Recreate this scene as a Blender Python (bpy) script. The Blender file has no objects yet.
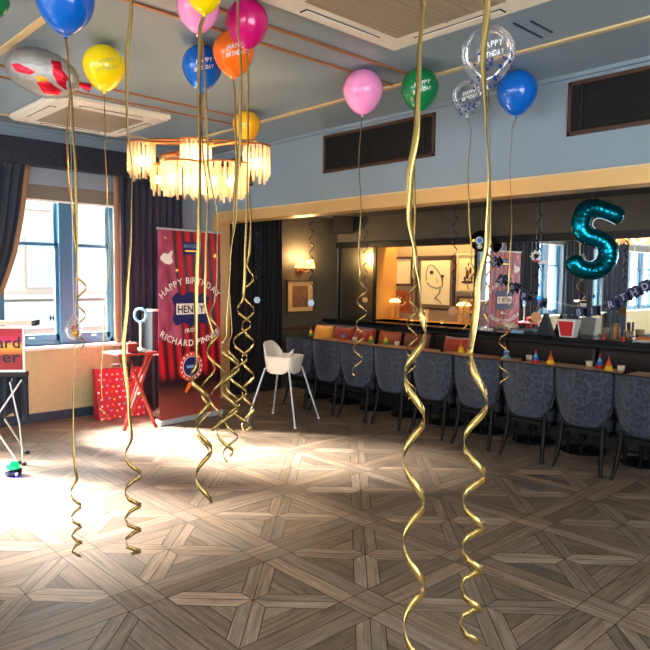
import bpy, bmesh, math, random
from mathutils import Vector, Matrix, noise
random.seed(7)
PI = math.pi
C = bpy.context.scene.collection
SC = bpy.context.scene

# ------------------------------------------------------------------ camera
FPX = 655.945
YAW, PITCH, ROLL = 0.8150, 0.0722, 0.0113
CAM = Vector((7.26, -4.826, 1.6))
_f = Vector((-math.sin(YAW)*math.cos(PITCH), math.cos(YAW)*math.cos(PITCH), -math.sin(PITCH)))
_r = Vector((math.cos(YAW), math.sin(YAW), 0)); _u = _r.cross(_f)
CR = _r*math.cos(ROLL) + _u*math.sin(ROLL); CU = -_r*math.sin(ROLL) + _u*math.cos(ROLL); CF = _f
cd = bpy.data.cameras.new('camera'); cam = bpy.data.objects.new('camera', cd); C.objects.link(cam)
cd.sensor_width = 36; cd.lens = 36*FPX/650; cd.clip_start = 0.05; cd.clip_end = 200
M = Matrix((CR, CU, -CF)).transposed().to_4x4(); M.translation = CAM
cam.matrix_world = M
SC.camera = cam
def at(px, py, ax, v):
    """point on the plane ax = v seen at a place measured in the photograph"""
    d = CF + CR*((px-325)/FPX) + CU*((325-py)/FPX); i = 'xyz'.index(ax)
    return CAM + d*((v-CAM[i])/d[i])
def atd(px, py, t):
    return CAM + (CF + CR*((px-325)/FPX) + CU*((325-py)/FPX))*t

# ------------------------------------------------------------------ colour management, sky, sun
SC.view_settings.view_transform = 'Standard'; SC.view_settings.look = 'None'
SC.view_settings.gamma = 1; SC.view_settings.use_curve_mapping = False
SC.view_settings.exposure = 0.95
W = bpy.data.worlds.new('sky'); SC.world = W; W.use_nodes = True
W.node_tree.nodes['Background'].inputs[0].default_value = (0.86, 0.94, 1.0, 1)
W.node_tree.nodes['Background'].inputs[1].default_value = 6.3
sd = bpy.data.lights.new('sun', 'SUN'); sd.energy = 185; sd.angle = math.radians(26); sd.color = (1, 0.96, 0.9)
so = bpy.data.objects.new('sun', sd); C.objects.link(so)
so.rotation_euler = Vector((0.80, 0.36, -0.70)).to_track_quat('-Z', 'Y').to_euler(); so.location = (-6, -4, 8)
def portal(x, y, z, sx, sz, rot):
    l = bpy.data.lights.new('daylight_portal', 'AREA'); l.shape = 'RECTANGLE'; l.size = sx; l.size_y = sz
    l.cycles.is_portal = True
    o = bpy.data.objects.new('daylight_portal', l); C.objects.link(o); o.location = (x, y, z); o.rotation_euler = rot
H = 3.151; YFW = -12.0
WIN = [(-2.62, -1.34, .82, 2.56), (-5.0, -3.7, .82, 2.56), (-7.1, -6.3, .82, 2.56), (-10.6, -8.0, .82, 2.56)]   # y0 y1 z0 z1 in the wall x=0
WINR_FILL = [(-5.8, -2.0, .6, 2.8), (-11.4, -8.0, .6, 2.8)]                                      # unseen windows added for fill light, in the wall x=9.6
for y0, y1, z0, z1 in WIN: portal(-.18, (y0+y1)/2, (z0+z1)/2, z1-z0, y1-y0, (0, -PI/2, 0))
for y0, y1, z0, z1 in WINR_FILL: portal(9.78, (y0+y1)/2, (z0+z1)/2, z1-z0, y1-y0, (0, PI/2, 0))
WINF_FILL = [(1.2, 4.2, .6, 2.8), (5.4, 8.6, .6, 2.8)]                                           # invented windows behind the camera that brighten the room, in the wall y=-12
for x0, x1, z0, z1 in WINF_FILL: portal((x0+x1)/2, YFW-.18, (z0+z1)/2, x1-x0, z1-z0, (-PI/2, 0, PI))

# ------------------------------------------------------------------ materials
def srgb(r, g, b):
    f = lambda c: (c/255/12.92) if c/255 <= .04045 else ((c/255+.055)/1.055)**2.4
    return (f(r), f(g), f(b), 1)
MATS = {}
def mat(name, col, rough=.5, metal=0, noise_amt=0, noise_scale=8, bump=0, bump_scale=60, emit=None, es=0, trans=0, alpha=1, coat=0, sheen=0, ior=1.45):
    if name in MATS: return MATS[name]
    m = bpy.data.materials.new(name); m.use_nodes = True; nt = m.node_tree; b = nt.nodes['Principled BSDF']
    b.inputs['Base Color'].default_value = col; b.inputs['Roughness'].default_value = rough; b.inputs['Metallic'].default_value = metal
    b.inputs['Transmission Weight'].default_value = trans; b.inputs['Alpha'].default_value = alpha; b.inputs['Coat Weight'].default_value = coat
    b.inputs['Sheen Weight'].default_value = sheen; b.inputs['IOR'].default_value = ior
    if emit: b.inputs['Emission Color'].default_value = emit; b.inputs['Emission Strength'].default_value = es
    tc = nt.nodes.new('ShaderNodeTexCoord')
    if noise_amt:
        n = nt.nodes.new('ShaderNodeTexNoise'); n.inputs['Scale'].default_value = noise_scale; n.inputs['Detail'].default_value = 4
        nt.links.new(tc.outputs['Object'], n.inputs['Vector'])
        mx = nt.nodes.new('ShaderNodeMix'); mx.data_type = 'RGBA'
        mx.inputs['A'].default_value = tuple(c*(1-noise_amt) for c in col[:3])+(1,)
        mx.inputs['B'].default_value = tuple(min(1, c*(1+noise_amt)) for c in col[:3])+(1,)
        nt.links.new(n.outputs['Fac'], mx.inputs['Factor']); nt.links.new(mx.outputs['Result'], b.inputs['Base Color'])
    if bump:
        n = nt.nodes.new('ShaderNodeTexNoise'); n.inputs['Scale'].default_value = bump_scale
        nt.links.new(tc.outputs['Object'], n.inputs['Vector'])
        bp = nt.nodes.new('ShaderNodeBump'); bp.inputs['Strength'].default_value = bump; bp.inputs['Distance'].default_value = .01
        nt.links.new(n.outputs['Fac'], bp.inputs['Height']); nt.links.new(bp.outputs['Normal'], b.inputs['Normal'])
    MATS[name] = m; return m
def voro_mat(name, c1, c2, scale, rough=.6, metal2=0, width=.05, sheen=0, warp=0):
    """damask-like pattern: cell outlines in a second colour"""
    m = mat(name, c1, rough, sheen=sheen); nt = m.node_tree; b = nt.nodes['Principled BSDF']
    tc = nt.nodes.new('ShaderNodeTexCoord'); v = nt.nodes.new('ShaderNodeTexVoronoi'); v.feature = 'DISTANCE_TO_EDGE'; v.inputs['Scale'].default_value = scale
    v.inputs['Randomness'].default_value = .55
    if warp:      # scrolled, leaf-like outlines instead of straight cells
        wn_ = nt.nodes.new('ShaderNodeTexNoise'); wn_.inputs['Scale'].default_value = scale*.55; nt.links.new(tc.outputs['Object'], wn_.inputs['Vector'])
        ad = nt.nodes.new('ShaderNodeMix'); ad.data_type = 'VECTOR'; ad.inputs['Factor'].default_value = .16
        nt.links.new(tc.outputs['Object'], ad.inputs['A']); nt.links.new(wn_.outputs['Color'], ad.inputs['B']); nt.links.new(ad.outputs['Result'], v.inputs['Vector'])
    else: nt.links.new(tc.outputs['Object'], v.inputs['Vector'])
    r = nt.nodes.new('ShaderNodeMapRange'); r.inputs['From Min'].default_value = width*.4; r.inputs['From Max'].default_value = width*1.6
    r.inputs['To Min'].default_value = 1; r.inputs['To Max'].default_value = 0
    nt.links.new(v.outputs['Distance'], r.inputs['Value'])
    n = nt.nodes.new('ShaderNodeTexNoise'); n.inputs['Scale'].default_value = scale*1.7; nt.links.new(tc.outputs['Object'], n.inputs['Vector'])
    mu = nt.nodes.new('ShaderNodeMath'); mu.operation = 'MULTIPLY'; nt.links.new(r.outputs[0], mu.inputs[0]); nt.links.new(n.outputs['Fac'], mu.inputs[1])
    mx = nt.nodes.new('ShaderNodeMix'); mx.data_type = 'RGBA'; mx.inputs['A'].default_value = c1; mx.inputs['B'].default_value = c2
    nt.links.new(mu.outputs[0], mx.inputs['Factor']); nt.links.new(mx.outputs['Result'], b.inputs['Base Color'])
    bp = nt.nodes.new('ShaderNodeBump'); bp.inputs['Strength'].default_value = .3; bp.inputs['Distance'].default_value = .004
    nt.links.new(mu.outputs[0], bp.inputs['Height']); nt.links.new(bp.outputs['Normal'], b.inputs['Normal'])
    return m

m_wall = mat('wall_blue_grey', srgb(126, 141, 151), .55, noise_amt=.04, noise_scale=3)
m_ceil = mat('ceiling_blue_grey', srgb(132, 149, 160), .42, noise_amt=.05, noise_scale=2)
m_alc = mat('alcove_grey', srgb(80, 73, 60), .7, noise_amt=.06)
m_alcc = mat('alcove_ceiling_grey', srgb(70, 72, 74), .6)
m_gold = mat('gold_trim', srgb(208, 168, 108), .38, .35, noise_amt=.08, noise_scale=5)
m_goldline = mat('gold_moulding', srgb(214, 188, 140), .4, .2)
m_copper = mat('copper_moulding', srgb(165, 112, 76), .4, .3)
m_base = mat('dark_blue_skirting', srgb(42, 56, 68), .4)
m_paper = mat('gold_wallpaper', srgb(182, 166, 122), .5, noise_amt=.18, noise_scale=26)
m_navy = voro_mat('navy_damask', srgb(16, 21, 34), srgb(44, 52, 68), 20, .7, width=.08, warp=1)
m_curt = mat('curtain_navy', srgb(30, 39, 54), .85, noise_amt=.15, noise_scale=3, bump=.1, bump_scale=200, sheen=.3)
m_curtb = mat('curtain_black', srgb(20, 19, 21), .85, noise_amt=.1, bump=.1, bump_scale=200)
m_lining = mat('curtain_lining_tan', srgb(150, 118, 88), .8)
m_sash = mat('blue_window_paint', srgb(66, 110, 140), .35)
m_white = mat('white_paint', srgb(226, 222, 212), .5)
m_blind = mat('taupe_blind', srgb(112, 108, 98), .7)
m_ac = mat('cream_plastic', srgb(222, 214, 196), .45)
m_grille = mat('beige_mesh', srgb(150, 132, 108), .6, bump=.4, bump_scale=300)
m_black = mat('black_paint', srgb(16, 16, 18), .35)
m_blackm = mat('black_matt', srgb(24, 23, 23), .7)
m_vent = mat('dark_vent', srgb(38, 34, 30), .5, .2)
m_steel = mat('brushed_steel', srgb(190, 190, 188), .28, .9)
m_silver = mat('silver_paint', srgb(196, 198, 200), .35, .4)
m_mirror = mat('mirror_silver', (.82, .83, .82, 1), .015, 1)
m_amirror = mat('antique_mirror', (.34, .32, .25, 1), .25, 1, noise_amt=.2, noise_scale=6)
m_chair = voro_mat('chair_damask', srgb(12, 16, 26), srgb(54, 65, 86), 17, .6, width=.09, sheen=.25, warp=1)
m_seat = mat('chair_seat_velvet', srgb(12, 14, 20), .8)
m_lacq = mat('black_lacquer', srgb(5, 5, 6), .5, ior=1.25)
m_red = mat('red_wood', srgb(150, 40, 30), .45, noise_amt=.15, noise_scale=12)
m_ribbon = mat('gold_ribbon', srgb(178, 146, 84), .27, .8)
m_brass = mat('brass', srgb(170, 110, 66), .35, .8)
m_orange = mat('orange_niche_wall', srgb(206, 148, 72), .6, noise_amt=.05)
m_frame = mat('dark_wood_frame', srgb(66, 42, 26), .45)
m_paper_c = mat('cream_paper', srgb(236, 212, 158), .7)
m_glass = mat('window_glass', (1, 1, 1, 1), 0, trans=1, ior=1.01)

def clear_mat(name, col, op, rough=.05, coat=0):
    if name in MATS: return MATS[name]
    m = bpy.data.materials.new(name); m.use_nodes = True; nt = m.node_tree; nt.nodes.clear()
    o = nt.nodes.new('ShaderNodeOutputMaterial'); tr = nt.nodes.new('ShaderNodeBsdfTransparent'); tr.inputs[0].default_value = col
    g = nt.nodes.new('ShaderNodeBsdfGlossy'); g.inputs['Roughness'].default_value = rough; g.inputs['Color'].default_value = (1, 1, 1, 1)
    d = nt.nodes.new('ShaderNodeBsdfTranslucent'); d.inputs[0].default_value = col
    fr = nt.nodes.new('ShaderNodeFresnel'); fr.inputs[0].default_value = 1.45
    m1 = nt.nodes.new('ShaderNodeMixShader'); m1.inputs[0].default_value = op
    m2 = nt.nodes.new('ShaderNodeMixShader')
    nt.links.new(tr.outputs[0], m1.inputs[1]); nt.links.new(d.outputs[0], m1.inputs[2])
    fm = nt.nodes.new('ShaderNodeMath'); fm.operation = 'MULTIPLY'; fm.inputs[1].default_value = .55 if coat == 0 else coat; nt.links.new(fr.outputs[0], fm.inputs[0]); nt.links.new(fm.outputs[0], m2.inputs[0]); nt.links.new(m1.outputs[0], m2.inputs[1]); nt.links.new(g.outputs[0], m2.inputs[2])
    nt.links.new(m2.outputs[0], o.inputs[0]); MATS[name] = m; return m

m_pane = clear_mat('window_pane', (1, 1, 1, 1), 0, .02)
# ------------------------------------------------------------------ mesh builder
class MB:
    def __init__(s): s.v = []; s.f = []; s.m = []; s.mats = []; s.sm = []
    def mi(s, m):
        if m is None: return 0
        if m not in s.mats: s.mats.append(m)
        return s.mats.index(m)
    def add(s, vs, fs, m=None, smooth=False, X=None):
        o = len(s.v); k = s.mi(m)
        s.v += [tuple(X @ Vector(v)) if X else tuple(v) for v in vs]
        for f in fs: s.f.append([i+o for i in f]); s.m.append(k); s.sm.append(smooth)
        return s
    def box(s, c, d, m=None, X=None, rz=0):
        x, y, z = [a/2 for a in d]; c = Vector(c); R = Matrix.Rotation(rz, 3, 'Z')
        vs = [c+R@Vector((sx*x, sy*y, sz*z)) for sx in (-1, 1) for sy in (-1, 1) for sz in (-1, 1)]
        return s.add(vs, [(0, 1, 3, 2), (4, 6, 7, 5), (0, 4, 5, 1), (2, 3, 7, 6), (0, 2, 6, 4), (1, 5, 7, 3)], m, False, X)
    def bb(s, a, b, m=None, X=None):
        return s.box([(p+q)/2 for p, q in zip(a, b)], [abs(q-p) for p, q in zip(a, b)], m, X)
    def tube(s, pts, r, n=10, m=None, X=None, caps=True, flat=1):
        pts = [Vector(p) for p in pts]; rs = r if isinstance(r, (list, tuple)) else [r]*len(pts)
        vs = []; up = Vector((0, 0, 1)); prev = None
        for i, p in enumerate(pts):
            t = (pts[min(i+1, len(pts)-1)]-pts[max(i-1, 0)]).normalized()
            if prev is None:
                a = t.cross(up)
                if a.length < .05: a = t.cross(Vector((0, 1, 0)))
                a.normalize()
            else:
                a = prev-t*prev.dot(t)
                a.normalize()
            prev = a; b = t.cross(a)
            for k in range(n):
                g = 2*PI*k/n; vs.append(p+(a*math.cos(g)*flat+b*math.sin(g))*rs[i])
        fs = [(i*n+k, i*n+(k+1) % n, (i+1)*n+(k+1) % n, (i+1)*n+k) for i in range(len(pts)-1) for k in range(n)]
        s.add(vs, fs, m, True, X)
        if caps:
            s.add(vs[:n], [tuple(range(n))[::-1]], m, False, X); s.add(vs[-n:], [tuple(range(n))], m, False, X)
        return s
    def lathe(s, prof, c=(0, 0, 0), n=24, m=None, X=None, smooth=True):
        c = Vector(c); vs = []; N = len(prof)
        for r, z in prof:
            for k in range(n): vs.append(c+Vector((max(r, 1e-5)*math.cos(2*PI*k/n), max(r, 1e-5)*math.sin(2*PI*k/n), z)))
        fs = [(i*n+k, i*n+(k+1) % n, (i+1)*n+(k+1) % n, (i+1)*n+k) for i in range(N-1) for k in range(n)]
        return s.add(vs, fs, m, smooth, X)
    def ell(s, c, r, n=24, k=14, m=None, X=None):
        c = Vector(c); rx, ry, rz = r if not isinstance(r, (int, float)) else (r, r, r)
        vs = []
        for i in range(k+1):
            t = PI*i/k
            for j in range(n): vs.append(c+Vector((rx*math.sin(t)*math.cos(2*PI*j/n), ry*math.sin(t)*math.sin(2*PI*j/n), -rz*math.cos(t))))
        return s.add(vs, [(i*n+j, i*n+(j+1) % n, (i+1)*n+(j+1) % n, (i+1)*n+j) for i in range(k) for j in range(n)], m, True, X)
    def prism(s, poly, O, U, V, N, t, m=None):
        """flat outline poly in (U,V) at O, thickness t along N"""
        O, U, V, N = map(Vector, (O, U, V, N)); n = len(poly)
        vs = [O+U*a+V*b for a, b in poly]+[O+U*a+V*b+N*t for a, b in poly]
        return s.add(vs, [tuple(range(n))[::-1], tuple(range(n, 2*n))]+[(i, (i+1) % n, n+(i+1) % n, n+i) for i in range(n)], m)
    def grid(s, fn, nu, nv, m=None, smooth=True, closed=False):
        vs = [fn(i/nu, j/nv) for j in range(nv+1) for i in range(nu+1)]; w = nu+1
        return s.add(vs, [(j*w+i, j*w+i+1, (j+1)*w+i+1, (j+1)*w+i) for j in range(nv) for i in range(nu)], m, smooth)
    def build(s, name, m=None, parent=None, loc=None, bevel=0, solid=0, sub=0, merge=False):
        me = bpy.data.meshes.new(name); me.from_pydata(s.v, [], s.f)
        for x in (s.mats or [m]): me.materials.append(x)
        if s.mats:
            for p, k in zip(me.polygons, s.m): p.material_index = k
        for p, k in zip(me.polygons, s.sm): p.use_smooth = k
        bm = bmesh.new(); bm.from_mesh(me)
        if merge: bmesh.ops.remove_doubles(bm, verts=bm.verts, dist=1e-4)
        bmesh.ops.recalc_face_normals(bm, faces=bm.faces); bm.to_mesh(me); bm.free()
        o = bpy.data.objects.new(name, me); C.objects.link(o)
        if parent: o.parent = parent
        if loc: o.location = loc
        if sub: q = o.modifiers.new('sub', 'SUBSURF'); q.levels = sub; q.render_levels = sub
        if solid: q = o.modifiers.new('solid', 'SOLIDIFY'); q.thickness = solid; q.offset = 0
        if bevel: q = o.modifiers.new('bevel', 'BEVEL'); q.width = bevel; q.segments = 2; q.limit_method = 'ANGLE'
        return o
def tag(o, label=None, cat=None, group=None, kind=None):
    for k, v in (('label', label), ('category', cat), ('group', group), ('kind', kind)):
        if v: o[k] = v
    return o
def thing(name, label, cat, loc=(0, 0, 0), rz=0, group=None):
    o = bpy.data.objects.new(name, None); C.objects.link(o); o.location = loc; o.rotation_euler = (0, 0, rz); o.empty_display_size = .1
    return tag(o, label, cat, group)
def struct(name, mb, m=None, **k): return tag(mb.build(name, m, **k), kind='structure')
def copy_tree(o, parent=None):
    c = o.copy(); C.objects.link(c); c.parent = parent
    for ch in o.children: copy_tree(ch, c)
    return c
# lettering -------------------------------------------------------------
_gl = {}
def glyph(ch):
    if ch in _gl: return _gl[ch]
    cu = bpy.data.curves.new('glyph', 'FONT'); cu.body = ch; cu.size = 1; cu.offset = .018; cu.resolution_u = 3
    o = bpy.data.objects.new('glyph', cu); me = bpy.data.meshes.new_from_object(o)
    vs = [v.co.copy() for v in me.vertices]; fs = [tuple(p.vertices) for p in me.polygons]
    x0 = min(v.x for v in vs) if vs else 0; x1 = max(v.x for v in vs) if vs else .25
    vs = [Vector((v.x-x0, v.y, 0)) for v in vs]
    bpy.data.objects.remove(o); bpy.data.meshes.remove(me); bpy.data.curves.remove(cu)
    _gl[ch] = (vs, fs, x1-x0); return _gl[ch]
def text_w(s, size, gap=.1): return sum((glyph(c)[2] if c != ' ' else .25)+gap for c in s)*size-gap*size
def text(mb, s, size, fn, m, gap=.1, sx=1):
    """each glyph vertex (x, y), x centred on 0, goes through fn -> point"""
    x = -text_w(s, size, gap)*sx/2
    for c in s:
        if c == ' ': x += (.25+gap)*size*sx; continue
        vs, fs, w = glyph(c)
        mb.add([fn(x+v.x*size*sx, v.y*size) for v in vs], fs, m); x += (w+gap)*size*sx
def text_arc(mb, s, size, R, sgn, fn, m, gap=.12):
    """letters on an arc of radius R; sgn 1 arches up, -1 sags"""
    tot = text_w(s, size, gap); x = -tot/2
    for c in s:
        if c == ' ': x += (.25+gap)*size; continue
        vs, fs, w = glyph(c); a = (x+w*size/2)/R*sgn
        out = []
        for v in vs:
            lx, ly = v.x*size-w*size/2, v.y*size-.36*size
            r = R+ly*sgn
            px_ = (R*math.sin(a)*sgn + lx*math.cos(a) + ly*math.sin(a)) if sgn > 0 else (R*math.sin(-a) + lx*math.cos(a) + ly*math.sin(a))
            py_ = (R*(math.cos(a)-1) - lx*math.sin(a) + ly*math.cos(a)) if sgn > 0 else (R*(1-math.cos(a)) - lx*math.sin(a) + ly*math.cos(a))
            out.append(fn(px_, py_))
        mb.add(out, fs, m); x += (w+gap)*size

# ================================================================== THE ROOM
XR, YF, YB = 9.6, -12.0, 2.26
# ---- parquet floor: woven double bands with an X of short boards in every square
def wood_mat():
    m = bpy.data.materials.new('oak_parquet'); m.use_nodes = True; nt = m.node_tree; b = nt.nodes['Principled BSDF']
    uv = nt.nodes.new('ShaderNodeUVMap'); mp = nt.nodes.new('ShaderNodeMapping'); mp.inputs['Scale'].default_value = (2.2, 26, 1)
    nt.links.new(uv.outputs[0], mp.inputs[0])
    n = nt.nodes.new('ShaderNodeTexNoise'); n.inputs['Scale'].default_value = 1.6; n.inputs['Detail'].default_value = 6; n.inputs['Distortion'].default_value = .7
    nt.links.new(mp.outputs[0], n.inputs['Vector'])
    a = nt.nodes.new('ShaderNodeVertexColor'); a.layer_name = 'tone'
    rr = nt.nodes.new('ShaderNodeMapRange'); rr.inputs['From Min'].default_value = .3; rr.inputs['From Max'].default_value = .7; rr.inputs['To Min'].default_value = .62; rr.inputs['To Max'].default_value = 1.3
    nt.links.new(n.outputs['Fac'], rr.inputs['Value'])
    mx = nt.nodes.new('ShaderNodeMix'); mx.data_type = 'RGBA'; mx.blend_type = 'MULTIPLY'; mx.inputs['Factor'].default_value = 1
    nt.links.new(a.outputs['Color'], mx.inputs['A']); nt.links.new(rr.outputs[0], mx.inputs['B'])
    nt.links.new(mx.outputs['Result'], b.inputs['Base Color'])
    b.inputs['Roughness'].default_value = .42
    n2 = nt.nodes.new('ShaderNodeMapRange'); n2.inputs['To Min'].default_value = .34; n2.inputs['To Max'].default_value = .56
    nt.links.new(n.outputs['Fac'], n2.inputs['Value']); nt.links.new(n2.outputs[0], b.inputs['Roughness'])
    bp = nt.nodes.new('ShaderNodeBump'); bp.inputs['Strength'].default_value = .2; bp.inputs['Distance'].default_value = .002
    nt.links.new(n.outputs['Fac'], bp.inputs['Height']); nt.links.new(bp.outputs['Normal'], b.inputs['Normal'])
    return m
def build_floor():
    P = .81; ox, oy = 4.33, -2.51; B = .10; g = .0022     # pitch, origin, half band
    polys = []   # (points, dir angle, tone)
    def shrink(pts):
        c = sum((Vector(p) for p in pts), Vector((0, 0)))/len(pts)
        out = []
        n = len(pts)
        for i in range(n):
            p0, p1, p2 = Vector(pts[i-1]), Vector(pts[i]), Vector(pts[(i+1) % n])
            d1, d2 = (p1-p0).normalized(), (p2-p1).normalized()
            n1, n2 = Vector((-d1.y, d1.x)), Vector((-d2.y, d2.x)); q = n1+n2
            out.append(p1+q*(g/max(.3, 1+n1.dot(n2))))
        return out
    def put(pts, ang, base):
        area = sum(pts[i-1][0]*pts[i][1]-pts[i][0]*pts[i-1][1] for i in range(len(pts)))
        if area < 0: pts = pts[::-1]
        polys.append((shrink(pts), ang, base*random.uniform(.74, 1.3), random.random()))
    for i in range(-7, 8):
        for j in range(-13, 8):
            x, y = ox+i*P, oy+j*P                        # a crossing of bands
            if x > XR+.6 or y > YB+.6 or x < -P-.3 or y < YF-P-.3: continue
            par = (i+j) % 2
            for s in (0, 1):                             # crossing square woven one way
                if par: put([(x-B, y-B+s*B), (x+B, y-B+s*B), (x+B, y+s*B), (x-B, y+s*B)], 0, 1)
                else: put([(x-B+s*B, y-B), (x+s*B, y-B), (x+s*B, y+B), (x-B+s*B, y+B)], PI/2, .95)
                put([(x+B, y-B+s*B), (x+P-B, y-B+s*B), (x+P-B, y+s*B), (x+B, y+s*B)], 0, 1.02)
                put([(x-B+s*B, y+B), (x+s*B, y+B), (x+s*B, y+P-B), (x-B+s*B, y+P-B)], PI/2, .92)
            cx, cy = x+P/2, y+P/2; h = P/2-B; w = .138   # cell centre, half cell, half width of an arm
            for q in range(4):
                a = q*PI/2; ca, sa = math.cos(a), math.sin(a)
                T = lambda u, v: (cx+u*ca-v*sa, cy+u*sa+v*ca)
                k = w*math.sqrt(2)
                # arm to the corner (h,h): two boards either side of the diagonal, pointed at the centre
                put([T(0, 0), T(k*.5+.0, 0.0), T(h, h-k*.5), T(h, h)], a+PI/4, 1.28 if q % 2 == 0 else .98)
                put([T(0, 0), T(h, h), T(h-k*.5, h), T(0.0, k*.5)], a+PI/4, 1.28 if q % 2 == 0 else .98)
                # triangle between two arms on side u=h
                x0, x1 = k*.5, h; mid = x0+(x1-x0)*.5
                put([T(x0, 0), T(mid, -(mid-x0)), T(mid, mid-x0)], a+PI/2, .84)
                put([T(mid, -(mid-x0)), T(x1, -(x1-x0)), T(x1, x1-x0), T(mid, mid-x0)], a+PI/2, .8)
    me = bpy.data.meshes.new('floor'); vs = []; fs = []; uvs = []; cols = []
    for pts, ang, tone, off in polys:
        k = len(vs); vs += [(p[0], p[1], 0) for p in pts]; fs.append(list(range(k, k+len(pts))))
        d = Vector((math.cos(ang), math.sin(ang))); e = Vector((-d.y, d.x)); o = off*57
        hue = random.uniform(-.06, .06)
        c = (.232*tone*(1+hue), .166*tone, .114*tone*(1-hue), 1)
        for p in pts: uvs.append((p[0]*d.x+p[1]*d.y+o, p[0]*e.x+p[1]*e.y+o*.37)); cols.append(c)
    k = len(vs)
    vs += [(-.3, YF-.2, -.003), (XR+.2, YF-.2, -.003), (XR+.2, YB+.2, -.003), (-.3, YB+.2, -.003)]; fs.append([k, k+1, k+2, k+3])
    for _ in range(4): uvs.append((0, 0)); cols.append((.02, .015, .01, 1))
    me.from_pydata(vs, [], fs); me.uv_layers.new(name='UVMap'); me.color_attributes.new('tone', 'FLOAT_COLOR', 'CORNER'); u = me.uv_layers['UVMap']; ca_ = me.color_attributes['tone']
    for li, l in enumerate(me.loops): u.data[li].uv = uvs[l.vertex_index]; ca_.data[li].color = cols[l.vertex_index]
    me.materials.append(wood_mat()); o = bpy.data.objects.new('floor', me); C.objects.link(o); tag(o, kind='structure')
build_floor()

# ---- window wall (x = 0) with openings
mb = MB(); ys = [YF]
for y0, y1, z0, z1 in sorted(WIN): ys += [y0, y1]
ys.append(YB)
edges = ys
for i in range(0, len(edges)-1):
    a, b = edges[i], edges[i+1]
    if i % 2 == 0:
        if b > -1.3: mb.bb((-.25, a, 0), (0, 0.0, H), m_wall); mb.bb((-.25, 0.0, 0), (0, YB+.2, H), m_alc)
        else: mb.bb((-.25, a, 0), (0, b, H), m_wall)
    else: mb.bb((-.25, a, 0), (0, b, .82), m_wall); mb.bb((-.25, a, 2.56), (0, b, H), m_wall)
struct('wall_left', mb)
mb = MB(); mb.bb((.0, YF, .10), (.012, -.32, .79)); struct('trim_1', mb, m_paper)          # wallpapered dado
mb = MB(); mb.bb((0, YF, 0), (.03, -.02, .10)); struct('baseboard_left', mb, m_base, bevel=.004)
mb = MB(); mb.bb((0, YF, .785), (.10, -.34, .82)); struct('trim_2', mb, m_white, bevel=.004)   # sill board
# ---- bulkhead over the alcove, plane y = 0
mb = MB(); mb.bb((0, 0, 2.40), (XR, .16, H)); struct('wall_right', mb, m_wall)
mb = MB(); mb.bb((0.09, -.012, 2.285), (XR, .2, 2.415), m_gold); mb.bb((.09, -.02, 2.405), (XR, .0, 2.42), m_goldline); struct('trim_3', mb, bevel=.003)
mb = MB(); mb.bb((0.0, -.012, 0), (.09, .2, 2.415), m_gold); struct('trim_4', mb, bevel=.003)
# ---- ceilings
mb = MB(); mb.bb((-.25, YF, H), (XR, .02, H+.1)); struct('ceiling', mb, m_ceil)
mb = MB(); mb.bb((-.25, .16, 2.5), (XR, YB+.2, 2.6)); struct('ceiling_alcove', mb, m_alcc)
# ---- alcove back wall with three openings: antique mirror, niche, long mirror
mb = MB()
NX0, NX1, NZ0, NZ1 = .81, 2.5, 1.0, 2.05
mb.bb((-.25, YB, 2.05), (XR, YB+.2, 2.6)); mb.bb((-.25, YB, 0), (XR, YB+.2, NZ0)); mb.bb((-.25, YB, NZ0), (NX0, YB+.2, NZ1)); mb.bb((NX1, YB, NZ0), (XR, YB+.2, NZ1))
struct('wall_back', mb, m_alc)
m_taupe = mat('niche_back_wall', srgb(150, 128, 98), .6)
mb = MB(); mb.bb((NX0-.05, YB+.46, NZ0-.05), (NX1+.4, YB+.5, 2.4), m_taupe); mb.bb((NX0, YB+.001, NZ0), (NX0+.012, YB+.46, NZ1), m_orange); mb.bb((NX0-.05, YB+.2, NZ0-.06), (NX0, YB+.5, 2.4), m_orange)
mb.bb((NX1+.35, YB+.2, NZ0-.06), (NX1+.4, YB+.5, 2.4), m_orange); mb.bb((NX0-.05, YB+.2, 2.3), (NX1+.4, YB+.5, 2.4), m_orange)
mb.bb((NX0-.05, YB, NZ0-.06), (NX1+.4, YB+.5, NZ0), m_orange); struct('wall_niche', mb)
mb = MB(); mb.bb((-.0, YB-.035, 2.045), (XR, YB, 2.13)); struct('trim_5', mb, m_black, bevel=.003)
mb = MB()
for x in (.06, .775, 2.5): mb.bb((x, YB-.03, .98), (x+.05, YB, 2.06))
struct('trim_6', mb, m_black)
# other walls behind the camera
mb = MB(); e = [-.25]+[v for w in WINF_FILL for v in w[:2]]+[XR+.2]
for i in range(len(e)-1):
    if i % 2 == 0: mb.bb((e[i], YF-.2, 0), (e[i+1], YF, H))
    else: mb.bb((e[i], YF-.2, 0), (e[i+1], YF, .6)); mb.bb((e[i], YF-.2, 2.8), (e[i+1], YF, H))
struct('wall_front', mb, m_wall)
mb = MB(); z = sorted(WINR_FILL); e = [YF]+[v for w in z for v in w[:2]]+[YB+.2]
for i in range(len(e)-1):
    if i % 2 == 0: mb.bb((XR, e[i], 0), (XR+.25, e[i+1], H))
    else: mb.bb((XR, e[i], 0), (XR+.25, e[i+1], .6)); mb.bb((XR, e[i], 2.8), (XR+.25, e[i+1], H))
struct('wall_east', mb, m_wall)
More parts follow.
